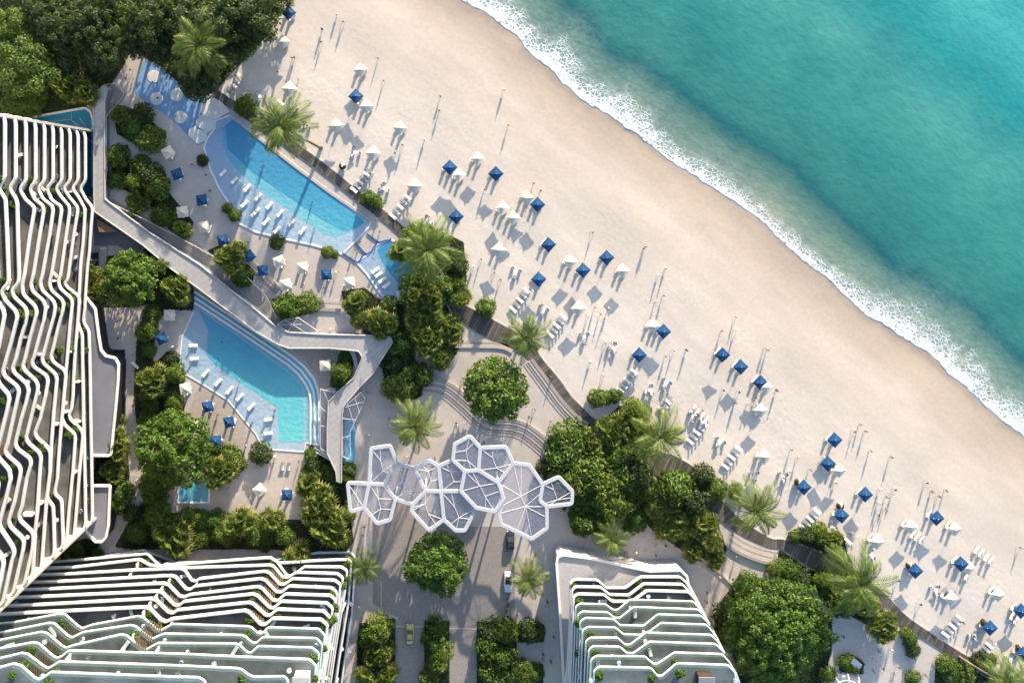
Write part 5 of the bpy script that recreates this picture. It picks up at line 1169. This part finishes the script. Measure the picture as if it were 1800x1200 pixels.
# ---------------------------------------------------------------- people
def skin_body(joints, edges, name):
    me = bpy.data.meshes.new(name); me.from_pydata([j[0] for j in joints], edges, [])
    o = bpy.data.objects.new(name, me); COL.objects.link(o)
    sk = o.modifiers.new('skin', 'SKIN'); o.modifiers.new('sub', 'SUBSURF').levels = 1
    ly = me.skin_vertices[0] if me.skin_vertices else None
    if ly is None:
        bm = bmesh.new(); bm.from_mesh(me); bm.verts.layers.skin.verify(); bm.to_mesh(me); bm.free(); ly = me.skin_vertices[0]
    for i, j in enumerate(joints):
        r_ = j[1]; ly.data[i].radius = r_ if isinstance(r_, tuple) else (r_, r_)
        ly.data[i].use_root = (i == 0)
    dg = bpy.context.evaluated_depsgraph_get(); ev = o.evaluated_get(dg); out = bpy.data.meshes.new_from_object(ev)
    bpy.data.objects.remove(o); out.name = name
    out.polygons.foreach_set('use_smooth', [True] * len(out.polygons)); return out
def make_person(stride, armL, armR, skin, hairm, top, bottom, longhair=False, dress=False, build=1.0):
    J, E = [], []
    def j(p, r_, par=None):
        J.append((Vector(p), r_))
        if par is not None: E.append((par, len(J) - 1))
        return len(J) - 1
    b = build
    pel = j((0, 0, .95), (.15 * b, .11)); wa = j((0, .005, 1.10), (.135 * b, .095), pel); ch = j((0, .0, 1.30), (.165 * b, .11), wa); nk0 = j((0, -.01, 1.45), (.085, .07), ch); nk = j((0, .005, 1.52), .052, nk0)
    hd = j((0, .02, 1.60), (.072, .085), nk); hd2 = j((0, .025, 1.68), (.078, .095), hd); j((0, .015, 1.755), (.05, .062), hd2)
    j((0, .125, 1.63), .014, hd2)                                      # nose
    for s_, fr, arm in ((-1, stride, armL), (1, -stride, armR)):
        hip = j((s_ * .095, 0, .90), .095, pel); kn = j((s_ * .105, fr * .22 + .03 * abs(stride), .50), .062, hip)
        an = j((s_ * .11, fr * .40 - (.10 if fr < 0 else 0), .09 + (.06 if fr < 0 else 0)), .042, kn); j((s_ * .125, fr * .40 + .15 - (.06 if fr < 0 else 0), .035), (.042, .028), an)
        sh = j((s_ * .18 * b, 0, 1.40), .062, ch); el = j((s_ * (.235 + arm[2] * .1), arm[0] * .5, 1.13 + arm[1] * .12), .043, sh)
        wr = j((s_ * (.25 + arm[2] * .14), arm[0] + .05, .90 + arm[1] * .4), .03, el); pm = j((s_ * (.25 + arm[2] * .16), arm[0] + .09, .845 + arm[1] * .42), (.018, .036), wr)
        for k, (dx, L) in enumerate(((-.028, .066), (-.009, .078), (.010, .072), (.028, .056))):
            f1 = j((s_ * (.25 + arm[2] * .16) + .2 * dx, arm[0] + .10 + dx, .80 + arm[1] * .42), .0095, pm); j((s_ * (.245 + arm[2] * .16), arm[0] + .115 + dx, .80 - L * .6 + arm[1] * .44), .008, f1)
        j((s_ * (.235 + arm[2] * .16), arm[0] + .145, .835 + arm[1] * .42), .0095, pm)
    body = skin_body(J, E, 'person'); body.materials.append(skin)
    root = bpy.data.objects.new('person', body)
    def cloth(name, test, off, mat, drop=0.0):
        vs, fs, mp = [], [], {}
        for p in body.polygons:
            c = p.center
            if not test(c): continue
            f = []
            for vi in p.vertices:
                if vi not in mp: v = body.vertices[vi]; mp[vi] = len(vs); vs.append(v.co + v.normal * off)
                f.append(mp[vi])
            fs.append(tuple(f))
        if fs: put(name, mesh_of(name, vs, fs, (mat,), None, True), root)
    cloth('hair', lambda c: c.z > 1.59 and (c.z > 1.69 or c.y < .04), .016, hairm)
    if longhair: mb = MB(); mb.tube([(0, -.04, 1.70), (0, -.09, 1.58), (0, -.10, 1.42)], [.07, .075, .04], 8); mb.build('ponytail', hairm, root, smooth=True)
    if dress:
        cloth('dress_top', lambda c: .85 < c.z < 1.44 and abs(c.x) < .2, .014, M['cl_' + top])
        mb = MB(); mb.lathe([(.30, .48), (.27, .62), (.21, .85), (.165, 1.06)], 16); mb.build('skirt', M['cl_' + top], root, smooth=True)
    else:
        if top: cloth('shirt', lambda c: .98 < c.z < 1.47 and abs(c.x) < .27 and not (abs(c.x) > .215 and c.z < 1.2), .014, M['cl_' + top])
        cloth('shorts', lambda c: (.55 if bottom[1] else .72) < c.z < 1.03 and abs(c.x) < .21, .014, M['cl_' + bottom[0]])
    # ears
    for s_ in (-1, 1): mb = MB(); mb.lathe([(.001, -.03), (.016, -.015), (.02, .01), (.001, .03)], 8, (s_ * .083, .01, 1.655)); mb.build('ear', skin, root)
    for c in root.children_recursive: COL.objects.unlink(c)
    return root
A0, A1, A2 = (.0, 0, 0), (.16, .1, 0), (-.16, .1, 0)
PP = [(make_person(.0, A0, A0, M['skin'], M['hair'], None, ('navy', True)), 'person in dark blue swim shorts'),
      (make_person(.9, A2, A1, M['skin'], M['hair'], 'white', ('tan', True)), 'walking person in white shirt'),
      (make_person(.8, A2, A1, M['skin2'], M['hair'], 'black', ('grey', True)), 'walking person in black shirt'),
      (make_person(.0, A0, (.1, .3, .6), M['skin'], M['hair2'], 'teal', ('grey', True), True, True), 'person in teal dress'),
      (make_person(.7, A1, A2, M['skin'], M['hair'], 'red', ('black', True), False), 'walking person in red shirt'),
      (make_person(.4, A0, A0, M['skin2'], M['hair'], None, ('black', False)), 'person in black swim trunks'),
      (make_person(.5, A1, A2, M['skin'], M['hair2'], 'white', ('white', True), True, True), 'person in white dress'),
      (make_person(.9, A1, A2, M['skin'], M['hair'], 'grey', ('navy', True)), 'walking person in grey shirt')]
HEADS = [(591,24,6),(602,37),(565,50),(564,73),(512,101),(516,100),(487,126),(523,139),(664,102),(674,141),(774,169),(772,194),(886,157),(894,220),(746,245),(707,255),(694,269),(534,217),(539,221),
(852,332),(846,455),(832,468),(869,480),(880,492),(670,325),(755,381),(590,479),(632,425),(621,438),(667,407),(662,386),(569,506),(634,512),(482,505),(534,499),(580,580,6),(547,510),(470,500),(551,402,5),(548,354,5),
(939,322),(951,335),(1043,409),(1136,434),(1133,437),(1172,472),(1159,484),(1154,532),(1168,520),(1296,557),(1296,581),(1271,582),(1035,556),(1047,541),(1057,552),(1064,560),(1071,542),(955,536),
(1039,637),(1062,661),(1172,627),(1186,616),(1209,616),(1274,687),(1331,699),(1295,709,3),(1317,711),(1347,613),(1339,794),(1066,604),(1076,604),(1174,692),(941,720),(931,734),(970,740),(960,777),(971,664),
(1352,616),(1368,687),(1516,747),(1525,759),(1534,794),(1570,805),(1394,792),(1406,805),(1427,827,4),(1472,850),(1551,862),(1562,875),(1576,862),(1549,886),(1560,896),(1632,850),(1643,866),(1654,874),(1667,864),(1505,760),
(1547,907),(1798,964),(1621,1064),(1696,1096),(1582,1022),(1494,1087),(1485,1121),(1547,1146),(1570,1144),(1534,1156),(1555,1177),(1575,1186),(1582,1175),(1539,1182),(1630,1189),(1515,1161),
(1009,935),(1155,962),(1172,961),(1189,964),(1136,974),(1154,977),(1089,972),(1104,975),(1120,974),(1297,982),(1267,1016),(1245,1044),(1244,1061),(1280,1050),(1227,1060),(1331,1010),(963,1059),(962,1071),(944,1090),(974,1121),(955,1151),(955,1160),(969,1166),(911,1085,4),
(639,927),(637,941),(637,974),(630,1068),(626,1160),(646,690),(635,717),(651,717),(684,737),(684,750,6),(648,767,6),(771,710),(814,665),(802,744),(715,804),(765,807),(482,804),(525,812),(674,626),(851,779),
(367,335),(361,307),(336,289),(434,425),(204,566),(206,595),(231,625),(226,671),(232,714),(239,846,6),(236,877,4),(301,610),(380,729),(441,744),(439,750),(431,780),(430,784),(227,122),(219,137),(267,144),(276,172),(306,204),(389,225),(420,667),(482,722),(461,290),(389,601),
(1219,720,5),(1228,728,5),(1236,722),(1301,690),(760,470),(700,640),(1100,975),(1390,830,6),(1380,842,5),(1716,1120,3)]
for i, h in enumerate(HEADS):
    px, py = h[:2]; k = h[2] if len(h) > 2 else rnd.choice((0, 1, 2, 2, 3, 5, 2, 7, 7, 6))
    src, word = PP[k]; w = P(px, py, 1.7); o = copy_tree(src); o.rotation_euler = (0, 0, rnd.uniform(0, 6.283)); sc = rnd.uniform(.94, 1.06); o.scale = (sc, sc, sc)
    zg = .06
    if k == 5 and 380 < px < 560 and 220 < py < 410: zg = -.2
    o.location = (w.x, w.y, zg); tag(o, '', 'person', 'people on the beach, decks and plaza'); o['_w'] = word
# ---------------------------------------------------------------- labels: what it is + what it stands next to
ANCH = [('long pool palm',553,262),('rounded pool thicket',765,470),('upper boardwalk palm',920,610),('wide boardwalk palm',1150,765),('boardwalk steps palm',1330,915),('biggest lower right palm',1535,1030),('curved trunk palm',1700,1165),('bean shaped shrubs',1060,698),('oval beach shrub',1294,865),('round plaza tree',870,690),('driveway roundabout tree',770,995),('huge lower right tree',1370,1115),('hexagon canopy',810,850),('long pool middle',500,320),('blue splash pad',285,165),('curved lower pool',455,650),('courtyard spa pool',340,862),('left garden tree',225,490),('courtyard tree',300,790),('right hotel',1130,1090),('zigzag hotel',350,1090),('left tower',80,600),('yellow car',720,1113),('raised walkway',350,460),('lone boardwalk shrub',855,541),('upper surf edge',960,180),('middle surf edge',1290,400),('lower surf edge',1640,690),('white open car',893,1021),('grove corner',150,60),('long pool end',615,400),('walkway fork',600,640),('upper deck steps',560,530),('ramp steps',430,470),('tree mass by canopy',1040,840)]
bpy.context.view_layer.update()
groups = {}
for o in list(S.objects):
    if o.parent is None and '_w' in o:
        z = 1.0; X, Y = o.location.x, o.location.y
        px, py = NX + X * F_PX / (H_CAM - z), NY - Y * F_PX / (H_CAM - z)
        nm, ax, ay = min(ANCH, key=lambda a: (a[1] - px) ** 2 + (a[2] - py) ** 2)
        dx, dy = px - ax, py - ay
        if math.hypot(dx, dy) < 16: rel = 'at'
        else:
            a = math.degrees(math.atan2(-dy, dx)) % 360
            rel = ['right of', 'upper right of', 'above', 'upper left of', 'left of', 'lower left of', 'below', 'lower right of'][int((a + 22.5) // 45) % 8]
        groups.setdefault('%s %s %s' % (o['_w'], rel, nm), []).append((px, o))
for lab, L in groups.items():
    L.sort(key=lambda x: x[0])
    for i, (px, o) in enumerate(L):
        if len(L) == 1: o['label'] = lab
        elif len(L) == 2: o['label'] = ('left-hand ' if i == 0 else 'right-hand ') + lab
        elif i == 0: o['label'] = 'leftmost ' + lab
        elif i == len(L) - 1: o['label'] = 'rightmost ' + lab
        else: o['label'] = '%s from left, %s' % (ORD[i] if i < 20 else 'further', lab)
        for k in ('_w', '_k'):
            if k in o: del o[k]
# ---------------------------------------------------------------- camera, sun, sky
cam = bpy.data.cameras.new('camera'); co = bpy.data.objects.new('camera', cam); COL.objects.link(co)
co.location = (0, 0, H_CAM); co.rotation_euler = (0, 0, 0)
cam.sensor_width = 36; cam.lens = F_PX / 1800 * 36; cam.shift_x = (900 - NX) / 1800; cam.shift_y = -(600 - NY) / 1800
cam.clip_start = 1; cam.clip_end = 6000; S.camera = co
EL = R(14.0)
sd = bpy.data.lights.new('sun', 'SUN'); sd.energy = SUN_E; sd.angle = R(.5); sd.color = (1.0, .86, .67)
so = bpy.data.objects.new('sun', sd); COL.objects.link(so)
dirv = Vector((SUN.x * math.cos(EL), SUN.y * math.cos(EL), -math.sin(EL)))
so.rotation_euler = dirv.to_track_quat('-Z', 'Y').to_euler(); so.location = (40, 140, 60)
W = bpy.data.worlds.new('World'); S.world = W; W.use_nodes = True
nt = W.node_tree; bg = nt.nodes['Background']; sk = nt.nodes.new('ShaderNodeTexSky'); sk.sky_type = 'NISHITA'; sk.sun_disc = False
sk.sun_elevation = EL; sk.sun_rotation = math.atan2(-SUN.x, -SUN.y)
sk.altitude = 0; sk.air_density = 1.0; sk.dust_density = 1.0; sk.ozone_density = 1.5
nt.links.new(sk.outputs[0], bg.inputs[0]); bg.inputs[1].default_value = SKY_E
S.view_settings.view_transform = 'Standard'; S.view_settings.look = 'None'; S.view_settings.gamma = 1; S.view_settings.exposure = EXPO
S.render.engine = 'CYCLES'; S.cycles.max_bounces = 6; S.cycles.transparent_max_bounces = 10; S.cycles.caustics_reflective = False; S.cycles.caustics_refractive = False
